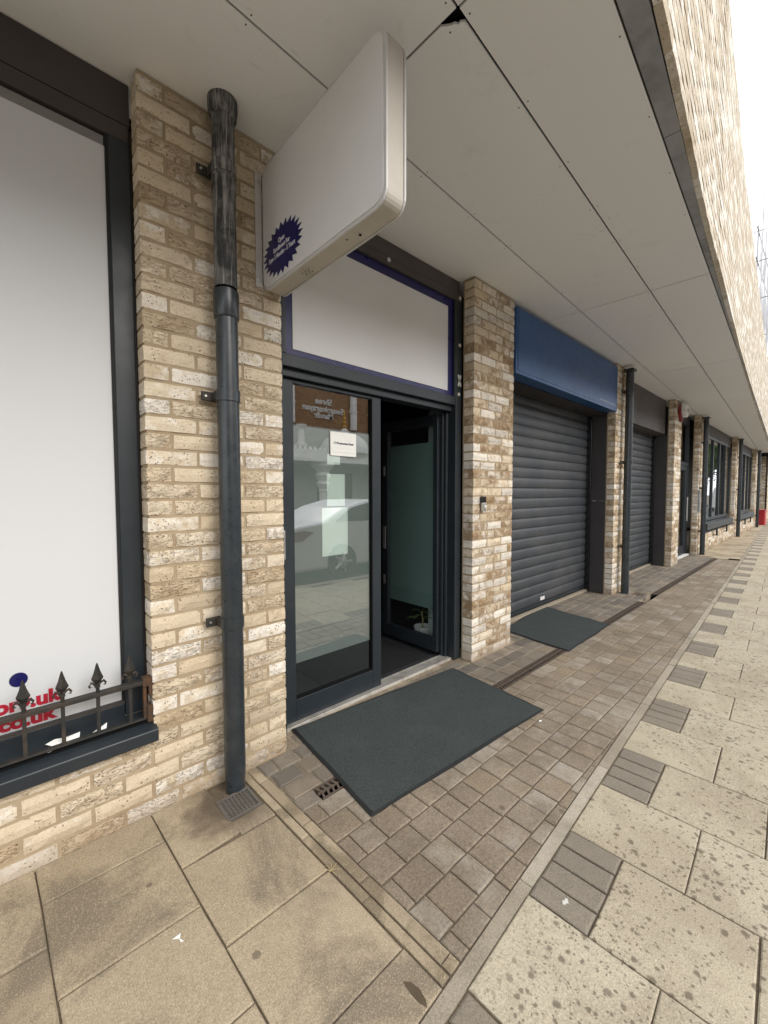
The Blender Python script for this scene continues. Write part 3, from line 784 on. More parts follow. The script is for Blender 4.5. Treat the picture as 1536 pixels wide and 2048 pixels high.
# brick face: the nearest bricks singly, the rest joined
b = MB()
for k in range(len(FX) - 1):
    (a, ya), (c, yc) = FX[k], FX[k + 1]
    b.prism([(a, ya + .014), (c, yc + .014), (c, -1.40), (a, -1.40)], H + .024, 5.225, 'z')
b.build('parapet_core', 'mortar_dark', cp)
far = MB(); cnt = 0; spots = []
for k in range(27):
    for a, c in course_spans(.6, 28, k, .05): spots.append((a, c, k))
def show(sp_): a, c, k = sp_; return (a - 2.3) ** 2 if a > 1.5 else 50
spots.sort(key=show)
BV = [brick_mesh(.221, .034, .060, 500 + i, 'brick_band', .0008).mesh('brick', 'brick_band') for i in range(10)]
for i, (a, c, k) in enumerate(spots):
    z = H - .002 + k * .074; ya, yc = face(a), face(c); L = math.hypot(c - a, yc - ya)
    if i < 290:
        o = link('brick', random.choice(BV), cp, loc=(a, ya + random.uniform(-.0010, .0008), z)); o.rotation_euler = (0, 0, math.atan2(yc - ya, c - a)); o.scale = ((L + .005) / .221, 1, 1)
    else:
        d = random.uniform(-.001, .001); far.prism([(a, ya + d), (c, yc + d), (c, yc + .034), (a, ya + .034)], z, z + .061, 'z')
far.build('far_brickwork', 'brick_band_far', cp, kind='stuff')
MB().box(-6, 28, -1.47, 6, H + .10, 5.0).build('deck', 'mortar', cp)

# ------------------------------------------------------------------ shopfront, left: barred window
def strip(b, x0, x1, y0, y1, z0, z1): b.box(x0, x1, y0, y1, z0, z1); return b
wn = thing('shop_window', 'wide dark framed shop window covered by a white poster', 'shop window', (-.6, .12, 0))
MB().box(-1.0, 1.049, .0, .07, 3.06, 3.232).build('fascia', 'frame_brown', wn)
MB().box(-1.0, 1.045, -.004, .07, 2.985, 3.055).build('head_rail', 'frame_brown', wn, bevel=.004)
MB().box(.965, 1.046, -.006, .07, .44, 2.983).build('jamb', 'anthracite', wn, bevel=.004)
MB().box(1.0465, 1.07, .012, .1, .40, 3.05).build('jamb_trim', 'frame_brown', wn)
MB().box(-1.0, .963, -.006, .07, .43, .50).build('bottom_rail', 'anthracite', wn, bevel=.004)
MB().box(-1.0, .963, -.010, .0, .5005, .512).build('glazing_bead', 'frame_brown', wn)
MB().box(.9532, .9648, -.0045, .03, .512, 2.982).build('gasket', 'rubber', wn)
MB().box(-1.0, .957, .020, .032, .505, 2.983).build('backing', 'dark_wall', wn)
ps = sheet(-1.0, .955, .0105, .513, 2.975).build('pane', 'clear_glass', wn)
po = thing('poster', 'white poster with red web addresses filling the barred window', 'poster', (-.6, .1235, 0))
MB().box(-.98, .953, .0, .0045, .514, 2.93).build('sheet', 'poster_white', po)
def ptxt(s, x, z, size): text('lettering', s, size, 'print_red', po, face_mtx((x, -.0016, z), (1, 0, 0), (0, 0, 1)), .0035, 'RIGHT', xs=1.05)
ptxt('g.org.uk', .735, .618, .074); ptxt('et.co.uk', .716, .548, .074)
MB().lathe([(.028, -.0007), (.028, .0007)], seg=24).build('blue_logo', 'print_blue', po, loc=(.61, -.001, .716)).rotation_euler = (R(90), 0, 0)
sill = thing('window_sill', 'sloping dark metal sill under the barred window', 'window sill', (-.6, 0, 0))
MB().prism([(-.038, .352), (-.038, .403), (-.035, .4065), (.118, .438), (.118, .40), (.0, .352)], -1.0, 1.062, 'x').build('sill_body', 'anthracite', sill, bevel=.003)
MB().box(-1.0, 1.05, .022, .042, .421, .4295).build('lip', 'black_gap', sill)
rl = thing('window_railing', 'low iron railing with spearhead finials across the shop window', 'railing', (-.6, .03, 0))
MB().box(-1.0, 1.032, -.016, .016, .600, .618).build('top_bar', 'dark_metal', rl, bevel=.002)
MB().box(-1.0, 1.032, -.012, .012, .437, .447).build('bottom_bar', 'dark_metal', rl, bevel=.002)
for i in range(-9, 4):
    x = .62 + i * .1165; 
    br_ = MB().box(x - .0065, x + .0065, -.0065, .0065, .447, .600).build('baluster', 'dark_metal', rl)
    f = MB(); z0 = .618
    f.lathe([(.007, z0), (.007, z0 + .018), (.011, z0 + .022), (.007, z0 + .028), (.006, z0 + .036), (.020, z0 + .055), (.0215, z0 + .060), (.012, z0 + .086), (.0055, z0 + .112), (.002, z0 + .124)], x, 0, 4)
    for s_ in (-1, 1):
        f.tube([(x + s_ * .004, 0, z0 + .022), (x + s_ * .012, 0, z0 + .040), (x + s_ * .022, 0, z0 + .044), (x + s_ * .029, 0, z0 + .034), (x + s_ * .027, 0, z0 + .026), (x + s_ * .021, 0, z0 + .027)], [.0055, .0055, .005, .0045, .0035, .002], 6)
    f.build('finial', 'dark_metal', br_)
MB().box(1.015, 1.052, -.02, .02, .590, .628).box(1.038, 1.052, -.022, .024, .545, .600).build('end_bracket', 'rusty', rl, bevel=.003, label='rusty upper wall bracket')
MB().box(1.030, 1.052, -.024, .026, .425, .500).build('end_bracket', 'rusty', rl, bevel=.004, label='rusty lower wall bracket')
MB().box(1.018, 1.030, -.012, .012, .447, .600).build('end_post', 'rusty', rl)
def crumple(pts, name, label, loc, rz, m='paper', sc_=1):
    b = MB(); o = len(pts); top = [(x * sc_, y * sc_, z * sc_) for x, y, z in pts]
    b.v += top + [(x, y, z - .0012) for x, y, z in top]
    n = 3; rows = o // n
    for r_ in range(rows - 1):
        for c in range(n - 1):
            i = r_ * n + c; b.f += [(i, i + 1, i + n), (i + 1, i + n + 1, i + n), (o + i, o + i + n, o + i + 1), (o + i + 1, o + i + n, o + i + n + 1)]
    edge = [r_ * n for r_ in range(rows)] + [(rows - 1) * n + c for c in range(1, n)] + [r_ * n + n - 1 for r_ in range(rows - 2, -1, -1)] + [n - 2]
    for a, c in zip(edge, edge[1:] + edge[:1]): b.f.append((a, c, o + c, o + a))
    t = b.build(name, m, loc=loc, rz=rz); tag(t, label, 'litter'); return t
crumple([(0, 0, .004), (.02, .012, .02), (.0, .035, .026), (.03, 0, .012), (.045, .015, .028), (.03, .036, .034), (.065, .0, .016), (.07, .014, .034), (.06, .03, .030), (.105, .004, .018), (.11, .018, .038), (.10, .036, .022)], 'crumpled_paper', 'longer crumpled white receipt lying on the window sill', (.082, .030, .424), .05)
crumple([(0, 0, .004), (.01, .010, .012), (.0, .022, .01), (.025, 0, .012), (.03, .012, .024), (.03, .028, .020), (.05, .004, .02), (.055, .016, .036), (.05, .03, .022)], 'crumpled_paper', 'shorter crumpled white paper on the sill near the brick pier', (.232, .035, .428), .1)

# ------------------------------------------------------------------ projecting sign
sg = thing('projecting_sign', 'white box sign projecting from the brick pier under the canopy', 'projecting sign', (1.012, 0, 0), R(.6))
def rrect(y0, y1, z0, z1, r, n=7):
    pts = []
    for cx, cz, a0 in ((y1 - r, z1 - r, 0), (y0 + r, z1 - r, 90), (y0 + r, z0 + r, 180), (y1 - r, z0 + r, 270)):
        for i in range(n): a = R(a0 + 90 * i / (n - 1)); pts.append((cx + r * math.cos(a), cz + r * math.sin(a)))
    return pts
def sgo(r): return rrect(-.925 + 0, -.012, 2.482, 3.092, r)
MB().prism(sgo(.05), .006, .088, 'x').build('sign_case', 'sign_under', sg, bevel=.004)
for x0, x1 in ((-.004, .0055), (.0885, .098)):
    MB().prism(rrect(-.929, -.008, 2.478, 3.096, .062), x0, x1, 'x').build('edge_trim', 'sign_trim', sg, bevel=.002)
MB().prism(rrect(-.914, -.022, 2.493, 3.081, .050), -.007, -.0045, 'x').build('face_panel', 'sign_white', sg)
MB().box(-.041, -.006, -.006, .0005, 2.508, 3.07).build('wall_plate', 'sign_trim', sg, bevel=.002)
for z in (2.545, 3.03):
    MB().lathe([(.011, -.004), (.011, 0), (.006, .004)], seg=12).build('bolt', 'steel', sg, loc=(-.024, -.008, z)).rotation_euler = (R(90), 0, 0)
b = MB()
for i, (yy, zz) in enumerate([(-.33, 0), (-.342, .012), (-.354, 0), (-.342, -.012), (-.366, .012), (-.366, -.012), (-.318, .012), (-.318, -.012)]): b.lathe([(.003, 2.4768), (.003, 2.478)], .047 + zz, yy, 8)
b.lathe([(.006, 2.4768), (.006, 2.478)], .05, -.72, 10); b.lathe([(.004, 2.4768), (.004, 2.478)], .03, -.66, 8)
b.build('drain_holes', 'black_gap', sg, kind='stuff')
st_ = []
for i in range(48):
    a = 2 * math.pi * i / 48 + .04; r_ = 1.0 if i % 2 == 0 else .79; st_.append((-.207 - .185 * r_ * math.cos(a), 2.626 + .122 * r_ * math.sin(a)))
MB().prism(st_, -.0088, -.0072, 'x', True).build('starburst', 'print_blue', sg)
for s, z, sz in (('Open', 2.668, .033), ('Enrollment For', 2.636, .031), ('Ages 3 Months - 5 Years', 2.604, .031)):
    text('lettering', s, sz, 'print_white', sg, face_mtx((-.0098, -.205, z), (0, -1, 0), (0, 0, 1)), .0006, xs=.80)

# ------------------------------------------------------------------ entrance
X0, X1 = 1.117, 2.885
en = thing('entrance_doorway', 'dark grey aluminium double door entrance, one leaf open inward', 'doorway', (X0, .13, 0))
def eb(name, m, x0, x1, y0, y1, z0, z1, par=None, bev=.003, **k): return MB().box(x0 - X0, x1 - X0, y0 - .13, y1 - .13, z0, z1).build(name, m, par or en, bevel=bev, **k)
eb('fascia', 'cladding_brown', X0 - .0, X1, .152, .20, 3.115, 3.2345)
eb('top_rail', 'frame_brown', X0, X1, .13, .21, 3.055, 3.112)
eb('jamb', 'anthracite', X0, 1.19, .13, .27, .0, 3.053); eb('jamb', 'anthracite', 2.808, X1, .13, .205, .0, 3.053)
eb('jamb_step', 'anthracite', 2.785, X1 - .002, .207, .238, .0, 2.14, bev=.010); eb('jamb_step', 'anthracite', 2.775, X1 - .002, .240, .275, .0, 2.14, bev=.008)
eb('transom', 'anthracite', 1.191, 2.807, .135, .27, 2.19, 2.262); eb('door_head', 'anthracite', 1.191, 2.807, .17, .27, 2.142, 2.188)
th = eb('threshold', 'aluminium', 1.18, 2.84, .163, .275, -.02, .012, bev=.003)
for i in range(5): eb('tread_groove', 'black_gap', 1.19, 2.83, .176 + i * .015, .1785 + i * .015, .0115, .0128, th, 0)
lf_ = eb('door_leaf', 'anthracite', 1.191, 1.296, .20, .25, .016, 2.138)      # hinge stile of the closed leaf
eb('lock_stile', 'anthracite', 1.934, 2.014, .20, .25, .016, 2.138, lf_); eb('bottom_rail', 'anthracite', 1.2965, 1.9335, .20, .25, .016, .152, lf_); eb('top_rail', 'anthracite', 1.2965, 1.9335, .20, .25, 2.118, 2.138, lf_)
eb('bead', 'black_gap', 1.926, 1.9335, .206, .24, .153, 2.117, lf_, 0); eb('bead', 'black_gap', 1.2968, 1.9255, .206, .24, .153, .160, lf_, 0)
sheet(1.2968 - X0, 1.9255 - X0, .222 - .13, .1605, 2.117).build('pane', 'clear_glass', lf_)
eb('frosted_film', 'frost_film', 1.2975, 1.925, .2286, .2296, .372, 1.868, lf_, 0)
eb('exit_plate', 'steel', 1.178, 1.1895, .122, .1295, 1.06, 1.23, lf_)
# open leaf, turned back into the hall
ol = thing('open_door_leaf', 'dark framed door leaf folded back into the dim hall', 'door', (2.735, .245, 0), R(91.0)) if False else None
def ob(name, m, y0, y1, x0, x1, z0, z1, par, bev=.003): return MB().box(x0 - X0, x1 - X0, y0 - .13, y1 - .13, z0, z1).build(name, m, par, bevel=bev)
LX = 2.745
od = ob('open_leaf', 'anthracite', .277, .325, LX, LX + .05, .04, 2.13, en); od['label'] = 'leaf folded back into the hall'
ob('lock_stile', 'anthracite', .905, .985, LX, LX + .05, .04, 2.13, od); ob('bottom_rail', 'anthracite', .3255, .9045, LX, LX + .05, .04, .155, od); ob('top_rail', 'anthracite', .3255, .9045, LX, LX + .05, 2.04, 2.13, od)
MB().poly([(LX + .022 - X0, .3255 - .13, .1555), (LX + .022 - X0, .9045 - .13, .1555), (LX + .022 - X0, .9045 - .13, 2.0395), (LX + .022 - X0, .3255 - .13, 2.0395)]).build('pane', 'dim_glass', od); ob('frosted_film', 'frost_teal', .326, .904, LX + .0266, LX + .0276, .405, 1.90, od, 0)
ob('lock_plate', 'steel', .93, .972, LX - .006, LX - .0005, .90, 1.12, od); 
for z in (.55, 1.62): ob('bolt_plate', 'steel', .938, .966, LX - .004, LX - .0005, z, z + .09, od)
# transom lights: white panel framed in blue
ts = thing('transom_sign', 'white panel with a dark blue border above the entrance doors', 'shop sign', (X0, .14, 0))
MB().box(.075, 1.69, .012, .022, 2.264, 3.053).build('blue_border', 'print_blue', ts)
MB().box(.15, 1.60, .0075, .0115, 2.30, 2.985).build('white_panel', 'sign_white', ts)
MB().box(.0735, .095, -.008, .010, 2.264, 3.053).build('side_trim', 'anthracite', ts); MB().box(1.672, 1.690, -.008, .010, 2.264, 3.053).build('side_trim', 'anthracite', ts)
pt = thing('sealant_blobs', 'white filler blobs on the dark frame around the entrance sign', 'filler marks', (0, 0, 0))
for x, z in ((2.855, 3.085), (2.855, 2.695), (2.845, 2.285), (2.03, 3.09)):
    MB().lathe([(.016, 0), (.015, .004), (.008, .008)], seg=9).build('blob', 'putty', pt, loc=(x, .1296, z)).rotation_euler = (R(90), random.random(), 0)
for a in (-.35, .35):
    o = MB().box(-.008, .008, -.004, 0, -.05, .05).build('tape_cross', 'putty', pt, loc=(2.852, .1296, 2.40)); o.rotation_euler = (0, a, 0)
# notices on the closed leaf
def notice(x0, x1, z0, z1, m, label, y=.2205, d=.0008):
    t = thing('notice', label, 'notice', ((x0 + x1) / 2, y, (z0 + z1) / 2)); w_, h_ = (x1 - x0) / 2, (z1 - z0) / 2
    MB().box(-w_, w_, -d, d, -h_, h_).build('sheet', m, t); return t
n1 = notice(1.578, 1.794, 1.700, 1.858, 'paper', 'white address card on the closed door glass', .216, .003)
text('lettering', '17 Westmorland Road', .0205, 'print_dark', n1, face_mtx((0, -.0036, .004), (1, 0, 0), (0, 0, 1)), .0006, xs=.88)
MB().box(-.09, .095, -.0042, -.0032, -.0575, -.0555).build('printed_line', 'print_grey', n1); MB().box(-.09, .095, -.0042, -.0032, -.028, -.0275).build('printed_line', 'print_grey', n1)
notice(1.560, 1.664, 1.640, 1.71, 'paper_shade', 'small pale sticker just below the address card', .2260)
notice(1.555, 1.703, 1.362, 1.578, 'paper_shade', 'upper blank sheet taped inside the frosted door', .2260)
notice(1.515, 1.726, 1.030, 1.352, 'paper_shade', 'lower and larger blank sheet taped inside the frosted door', .2260)
# hall behind the doors
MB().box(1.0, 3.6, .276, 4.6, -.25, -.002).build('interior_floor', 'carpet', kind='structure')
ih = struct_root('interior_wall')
MB().box(1.02, 1.116, .28, 4.6, 0, 2.9).build('side_wall', 'pale_wall', ih); MB().box(3.42, 3.52, .35, 4.6, 0, 2.9).build('side_wall', 'dark_wall', ih); MB().box(1.116, 3.42, 4.5, 4.6, 0, 2.9).build('end_wall', 'dark_wall', ih)  # unseen left wall made pale to bounce light onto the open leaf's film
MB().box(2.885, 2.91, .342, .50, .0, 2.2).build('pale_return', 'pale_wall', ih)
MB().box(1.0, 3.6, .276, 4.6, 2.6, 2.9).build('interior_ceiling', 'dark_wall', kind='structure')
im = thing('hall_mat', 'black doormat on the floor just inside the entrance', 'doormat', (2.2, .72, 0)); MB().box(-.5, .5, -.40, .45, -.0018, .008).build('pile', 'rubber', im, bevel=.003)
pl = thing('potted_plant', 'leafy plant in a white pot behind the open door glass', 'potted plant', (2.885, .57, 0))
MB().lathe([(.05, -.001), (.062, .02), (.078, .16), (.083, .165), (.083, .18), (.074, .18), (.07, .15)], seg=20).build('pot', 'white_plastic', pl, True)
MB().tube([(0, 0, .15), (.004, 0, .24), (-.004, .004, .32)], [.008, .007, .005], 8).build('stem', 'twig', pl)
for i in range(9):
    a = i * 2.4; r0 = .13 + .03 * (i % 3); z = .22 + .012 * i; b = MB()
    pts = [(0, 0), (.35, .09), (.7, .07), (1, 0), (.7, -.07), (.35, -.09)]
    b.poly([(x * r0 * math.cos(a) - y * .16 * math.sin(a), x * r0 * math.sin(a) + y * .16 * math.cos(a), z + .05 * math.sin(x * 2.6) - .01 * x) for x, y in pts]).build('leaf', 'leaf_green', pl)

# doormats
def doormat(c, label, bw=.017, wav=.003):
    t = thing('doormat', label, 'doormat', (0, 0, 0), group='grey green doormats on the paving')
    cx = sum(p[0] for p in c) / 4; cy = sum(p[1] for p in c) / 4
    out = []
    for i in range(4):
        p = Vector(c[i]); q = Vector(c[(i + 1) % 4]); nrm = Vector((q.y - p.y, p.x - q.x)).normalized(); ph = random.uniform(0, 6)
        for k in range(10):
            u = k / 10; d = wav * (math.sin(u * 9 + ph) * .6 + random.uniform(-.4, .4)) * min(1, 6 * u, 6 * (1 - u) + .2) if k else 0
            out.append(tuple(p.lerp(q, u) + nrm * d))
    inn = [tuple(Vector(o_) + (Vector((cx, cy)) - Vector(o_)).normalized() * bw * (1.35 if i % 10 == 0 else 1.15)) for i, o_ in enumerate(out)]
    MB().prism(inn, .0035, .0085, 'z').build('pile', 'mat_pile', t)
    b = MB(); k = len(out); lift = [.0022 + abs(random.gauss(0, .0009)) for _ in out]
    b.v += [(x, y, .0015) for x, y in out] + [(x, y, .0015 + l_) for (x, y), l_ in zip(out, lift)] + [(x, y, .0092) for x, y in inn] + [(x, y, .0015) for x, y in inn]
    for i in range(k):
        j = (i + 1) % k; b.f += [(i, j, k + j, k + i), (k + i, k + j, 2 * k + j, 2 * k + i), (2 * k + i, 2 * k + j, 3 * k + j, 3 * k + i), (3 * k + i, 3 * k + j, j, i)]
    b.build('edging', 'rubber', t); return t
doormat([(1.150, -.682), (2.588, -.785), (2.665, .035), (1.235, .160)], 'large grey green doormat askew in front of the entrance')
doormat([(3.715, -.47), (4.815, -.455), (5.01, .395), (3.80, .26)], 'smaller grey green doormat in front of the first roller shutter', wav=.009)

# video doorbell
db = thing('video_doorbell', 'slim silver and black video doorbell on the mottled pier', 'doorbell', (3.008, -.004, 1.355))
MB().box(-.026, .026, -.012, .004, -.064, .066).build('back_body', 'black_plastic', db, bevel=.006)
MB().box(-.0255, .0255, -.026, -.0125, .012, .064).build('camera_window', 'black_plastic', db, bevel=.004)
MB().box(-.0268, .0268, -.027, -.002, -.063, .010).build('silver_cover', 'steel', db, bevel=.005)
MB().lathe([(.013, 0), (.013, .003), (.010, .0035)], seg=18).build('button', 'white_plastic', db, loc=(.004, -.028, -.02)).rotation_euler = (R(90), 0, 0)
MB().lathe([(.007, 0), (.006, .003)], seg=14).build('lens', 'car_glass', db, loc=(.0, -.027, .045)).rotation_euler = (R(90), 0, 0)

# ------------------------------------------------------------------ roller shutters
def shutter(x0, x1, y, ztop, label, group):
    t = thing('roller_shutter', label, 'roller shutter', (x0, y, 0), group=group)
    L = x1 - x0; pitch = .1195; n = int((ztop - .06) / pitch)
    MB().box(0, L + .09, -.055, .05, -.1, .022).build('concrete_sill', 'edging', t, bevel=.004); t.location.z = .0
    prof = [(.002, .0), (-.006, .001), (-.0105, .012), (-.0140, .030), (-.0152, .050), (-.0140, .075), (-.0100, .095), (-.0035, .1075), (.003, .1095), (.003, .1185), (.010, .1185), (.010, .0)]
    me = MB().prism(prof, .0, L, 'x').mesh('slat', 'shutter_slat', True)
    for k in range(n + 1):
        o = link('slat', me, t, loc=(0, random.uniform(-.0008, .0008), .078 + k * pitch))
    MB().box(0, L, -.016, .014, .046, .076).build('bottom_bar', 'anthracite', t)
    MB().box(0, L, -.010, .012, .0225, .046).build('rubber_seal', 'rubber', t)
    MB().box(0, L, .012, .03, .05, ztop).build('backing', 'dark_wall', t)
    MB().box(L + .002, L + .09, -.075, .02, .0, ztop).build('guide_rail', 'black_plastic', t, bevel=.004)
    return t
s1 = shutter(3.40, 6.245, .392, 2.55, 'wide dark grey roller shutter beneath the blue sign', None)
lab = thing('shutter_label', 'small white label stuck to the bottom slat of the wide shutter', 'label', (4.93, .3758, .122)); MB().box(-.055, .055, 0, .0012, -.022, .022).build('sheet', 'white_plastic', lab); MB().box(-.02, .03, -.0006, 0, -.004, .008).build('print', 'print_grey', lab)
s2 = shutter(6.75, 9.45, .385, 2.50, 'narrower looking roller shutter behind the second downpipe', None)
def reveal(x, y0, y1, z, label, extra=None):
    t = thing('reveal_cladding', label, 'cladding', (x, y0, 0), group='brown cladding beside the roller shutters')
    b = MB().box(-.14, .0, 0, y1 - y0, .0, 1.328).build('lower_panel', 'cladding_dark', t, bevel=.002); MB().box(-.14, .0, 0, y1 - y0, 1.334, z).build('upper_panel', 'cladding_dark', t, bevel=.002)
    return t
reveal(6.392, .120, .312, 2.56, 'tall brown cladding lining the reveal right of the wide shutter')
reveal(9.617, .120, .308, 2.57, 'tall brown cladding lining the reveal right of the far shutter')
for x, y, z, l in ((6.27, .312, .43, 'small round key switch beside the wide shutter'), (9.49, .305, .74, 'small round key switch beside the far shutter')):
    k = MB().lathe([(.018, 0), (.018, .012), (.012, .016)], seg=14).build('key_switch', 'black_plastic', loc=(x, y, z)); k.rotation_euler = (R(90), 0, 0); tag(k, l, 'switch')
MB().box(3.40, 6.24, .412, .60, 2.57, 3.2).build('interior_lintel', 'dark_wall', kind='structure')
MB().box(6.70, 9.47, .405, .60, 2.58, 3.2).build('interior_lintel', 'dark_wall', kind='structure')
bs_ = thing('blue_shop_sign', 'long blue box sign above the wide roller shutter', 'shop sign', (3.53, 0, 0))
MB().box(0.0, 2.705, -.012, .135, 2.568, 3.18).build('sign_case', 'sign_blue', bs_, bevel=.006)
MB().box(.03, 2.675, -.016, -.0125, 2.60, 3.15).build('face_panel', 'sign_blue', bs_)
MB().box(0.0, 2.72, .137, .37, 2.552, 2.566).build('underside', 'cladding_dark', bs_)
b = MB()
for i in range(16):
    b.box(2.06 + i * .036, 2.074 + i * .036, -.0178, -.0162, 2.635 + .004 * (i % 3), 2.652 + .003 * (i % 2))
b.build('small_print', 'print_white', bs_, kind='stuff')
fa = thing('fascia_cladding', 'brown metal fascia over the shutter behind the second downpipe', 'cladding', (6.9, .16, 0))
for a, c in ((0, .85), (.854, 1.71), (1.714, 2.57)): MB().box(a, c, 0, .05, 2.585, H - .003).build('panel', 'cladding_brown', fa, bevel=.002)
MB().box(0, 2.57, .05, .30, 2.57, 2.584).build('underside', 'cladding_brown', fa); MB().box(0, 2.57, .235, .25, 2.548, 2.566).build('steel_lip', 'steel', fa)

# ------------------------------------------------------------------ far door, alarm, far windows
fd = thing('glazed_door', 'far dark framed glazed door with tall window light above', 'door', (9.99, .19, 0))
b = MB(); b.box(0, .10, 0, .08, 0, 3.2).box(1.645, 1.745, 0, .08, 0, 3.2).box(.10, 1.645, 0, .08, 2.06, 2.14).box(.10, 1.645, 0, .08, 2.98, 3.2)
b.build('frame', 'anthracite', fd, bevel=.004)
b = MB(); b.box(.104, .24, .01, .07, .02, 2.055).box(1.50, 1.641, .01, .07, .02, 2.055).box(.24, 1.50, .01, .07, .02, .22).box(.24, 1.50, .01, .07, 1.95, 2.055); dl = b.build('door_leaf', 'anthracite', fd, bevel=.004)
sheet(.2405, 1.4995, .035, .2205, 1.9495).build('pane', 'clear_glass', dl)
MB().tube([(1.44, -.05, .8), (1.44, -.05, 1.35)], .014, 8).build('pull_handle', 'steel', dl)
sheet(.1005, 1.6445, .035, 2.141, 2.979).build('pane', 'clear_glass', fd)
MB().box(0.0, 1.745, -.06, .08, -.02, .016).build('step', 'white_stone', fd)
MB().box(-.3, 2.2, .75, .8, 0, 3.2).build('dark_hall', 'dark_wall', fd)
nt_ = thing('door_notice', 'white notice fixed beside the far glazed door', 'notice', (10.02, .10, 1.19)); MB().box(-.02, .05, -.006, .0, -.16, .16).build('sheet', 'white_plastic', nt_)
al = thing('alarm_box', 'red backed white alarm box high on the narrow pier', 'alarm box', (9.80, -.004, 3.02))
MB().prism([(-.15, .13), (.15, .13), (.15, -.03), (.06, -.17), (-.06, -.17), (-.15, -.03)], -.045, .0, 'y').build('backplate', 'alarm_red', al, bevel=.01)
MB().prism([(-.142, .14), (.13, .14), (.13, .0), (.06, -.10), (-.07, -.10), (-.142, .0)], -.125, -.0455, 'y').build('cover', 'white_plastic', al, bevel=.015)
MB().box(-.02, .05, -.1275, -.1255, .0, .06).build('badge', 'print_dark', al)
def far_window(x0, x1, n, label, grp):
    t = thing('far_window', label, 'window', (x0, .13, 0), group=grp); L = x1 - x0
    b = MB(); b.box(0, L, 0, .07, .70, .78).box(0, L, 0, .07, 2.88, 2.95).box(0, .06, 0, .07, .78, 2.88).box(L - .06, L, 0, .07, .78, 2.88); b.build('frame', 'anthracite', t, bevel=.004)
    MB().box(0, L, .0, .06, 2.954, H - .003).build('fascia', 'cladding_brown', t)
    for i in range(1, n):
        x = L * i / n; MB().box(x - .035, x + .035, -.004, .072, .781, 2.879).build('mullion', 'anthracite', t, bevel=.004)
    for i in range(n): sheet(L * i / n + .036 if i else .061, L * (i + 1) / n - .036 if i < n - 1 else L - .061, .03, .781, 2.879).build('pane', 'clear_glass', t)
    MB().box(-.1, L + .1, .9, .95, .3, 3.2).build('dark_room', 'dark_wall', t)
    return t
far_window(12.36, 17.30, 5, 'nearer of the two far barred windows, five tall lights', 'far windows with low walls')
far_window(17.95, 22.70, 5, 'farther of the two far barred windows, beside the last downpipe', 'far windows with low walls')
for x0, x1, l in ((12.362, 17.298, 'low brick wall under the nearer far window'), (17.952, 22.698, 'low brick wall under the farther far window')):
    t = thing('low_wall', l, 'brick wall', (x0, 0, 0)); L = x1 - x0
    MB().box(0, L, .0075, .25, -.15, .45).build('mortar_core', 'mortar', t); joined_bricks(t, 0, L, 0, 6, 'brick_far', .05)
    MB().box(0, L, -.03, .12, .453, .475).build('coping', 'anthracite', t)
    g_ = thing('guard_rail', l.replace('low brick wall under', 'flat dark guard rail in front of'), 'guard rail', (x0, -.07, 0))
    MB().box(.05, L - .9, -.02, .02, .53, .69).build('rail', 'anthracite', g_, bevel=.006); MB().box(.05, L - .9, .02, .16, .675, .69).build('shelf', 'anthracite', g_)
    for fx in (.3, .62): MB().box(L * fx - .03, L * fx + .03, -.018, .018, .32, .529).box(L * fx - .03, L * fx + .03, -.018, .075, .31, .335).build('bracket', 'anthracite', g_)
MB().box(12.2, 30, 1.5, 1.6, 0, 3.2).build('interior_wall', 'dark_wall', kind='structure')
mt = thing('meter_box', 'small grey meter box on the pier beside the third downpipe', 'meter box', (11.76, -.004, 1.25)); MB().box(-.02, .10, -.03, .0, -.25, .25).build('case', 'galvanised', mt, bevel=.004)
rb = thing('red_bin', 'small red bin against the far end wall', 'bin', (24.9, -.02, 0))
MB().prism([(-.3, 0), (.3, 0), (.34, .62), (-.34, .62)], -.18, .18, 'y').build('body', 'red_plastic', rb, bevel=.02); MB().box(-.36, .36, -.2, .2, .625, .68).build('lid', 'red_plastic', rb, bevel=.015)

# ------------------------------------------------------------------ across the street (seen in the reflections)
tm = thing('temple', 'brown brick temple with a white domed porch across the road', 'temple', (11.4, -13.3, 0))
MB().box(-9, 9, -8, 0, -.2, 4.45).build('rendered_wall', 'grey_render', tm); MB().box(-9, 9, -8, -.02, 4.45, 6.9).build('brick_wall', 'temple_brick', tm)
for x in (-2.35, 1.05, 2.2, 2.75): MB().lathe([(.17, 4.5), (.17, 5.3), (.2, 5.32), (.2, 5.4), (.17, 5.42), (.17, 6.6), (.2, 6.62), (.17, 6.7), (.17, 6.85)], x, .1, 14, True).build('pilaster', 'white_stone', tm, True)
for x in (-2.35, 2.2): MB().lathe([(.25, 3.4), (.25, 3.5), (.14, 3.55), (.12, 4.1), (.22, 4.2), (.22, 4.3)], x, .9, 14).build('baluster', 'white_stone', tm, True)
b = MB(); b.box(-4.2, 4.2, .0, 1.7, 2.74, 2.88).box(-4.0, 4.0, .0, 1.5, 2.88, 3.22)
for i in range(34): b.lathe([(.10, 3.22), (.07, 3.30), (.01, 3.36)], -3.9 + i * .236, 1.42, 6)
pc = b.build('porch_cornice', 'white_stone', tm)
MB().lathe([(1.15, 3.22), (1.15, 3.34), (1.12, 3.5), (.98, 3.78), (.74, 4.0), (.45, 4.14), (.2, 4.2), (.22, 4.25), (.05, 4.42)], 0, .75, 32).build('dome', 'white_stone', tm, True)
MB().lathe([(.05, 4.4), (.13, 4.46), (.05, 4.56), (.11, 4.64), (.04, 4.74), (.09, 4.82), (.03, 4.92), (.05, 4.98), (.012, 5.25)], 0, .75, 14).build('gold_finial', 'gold', tm, True)
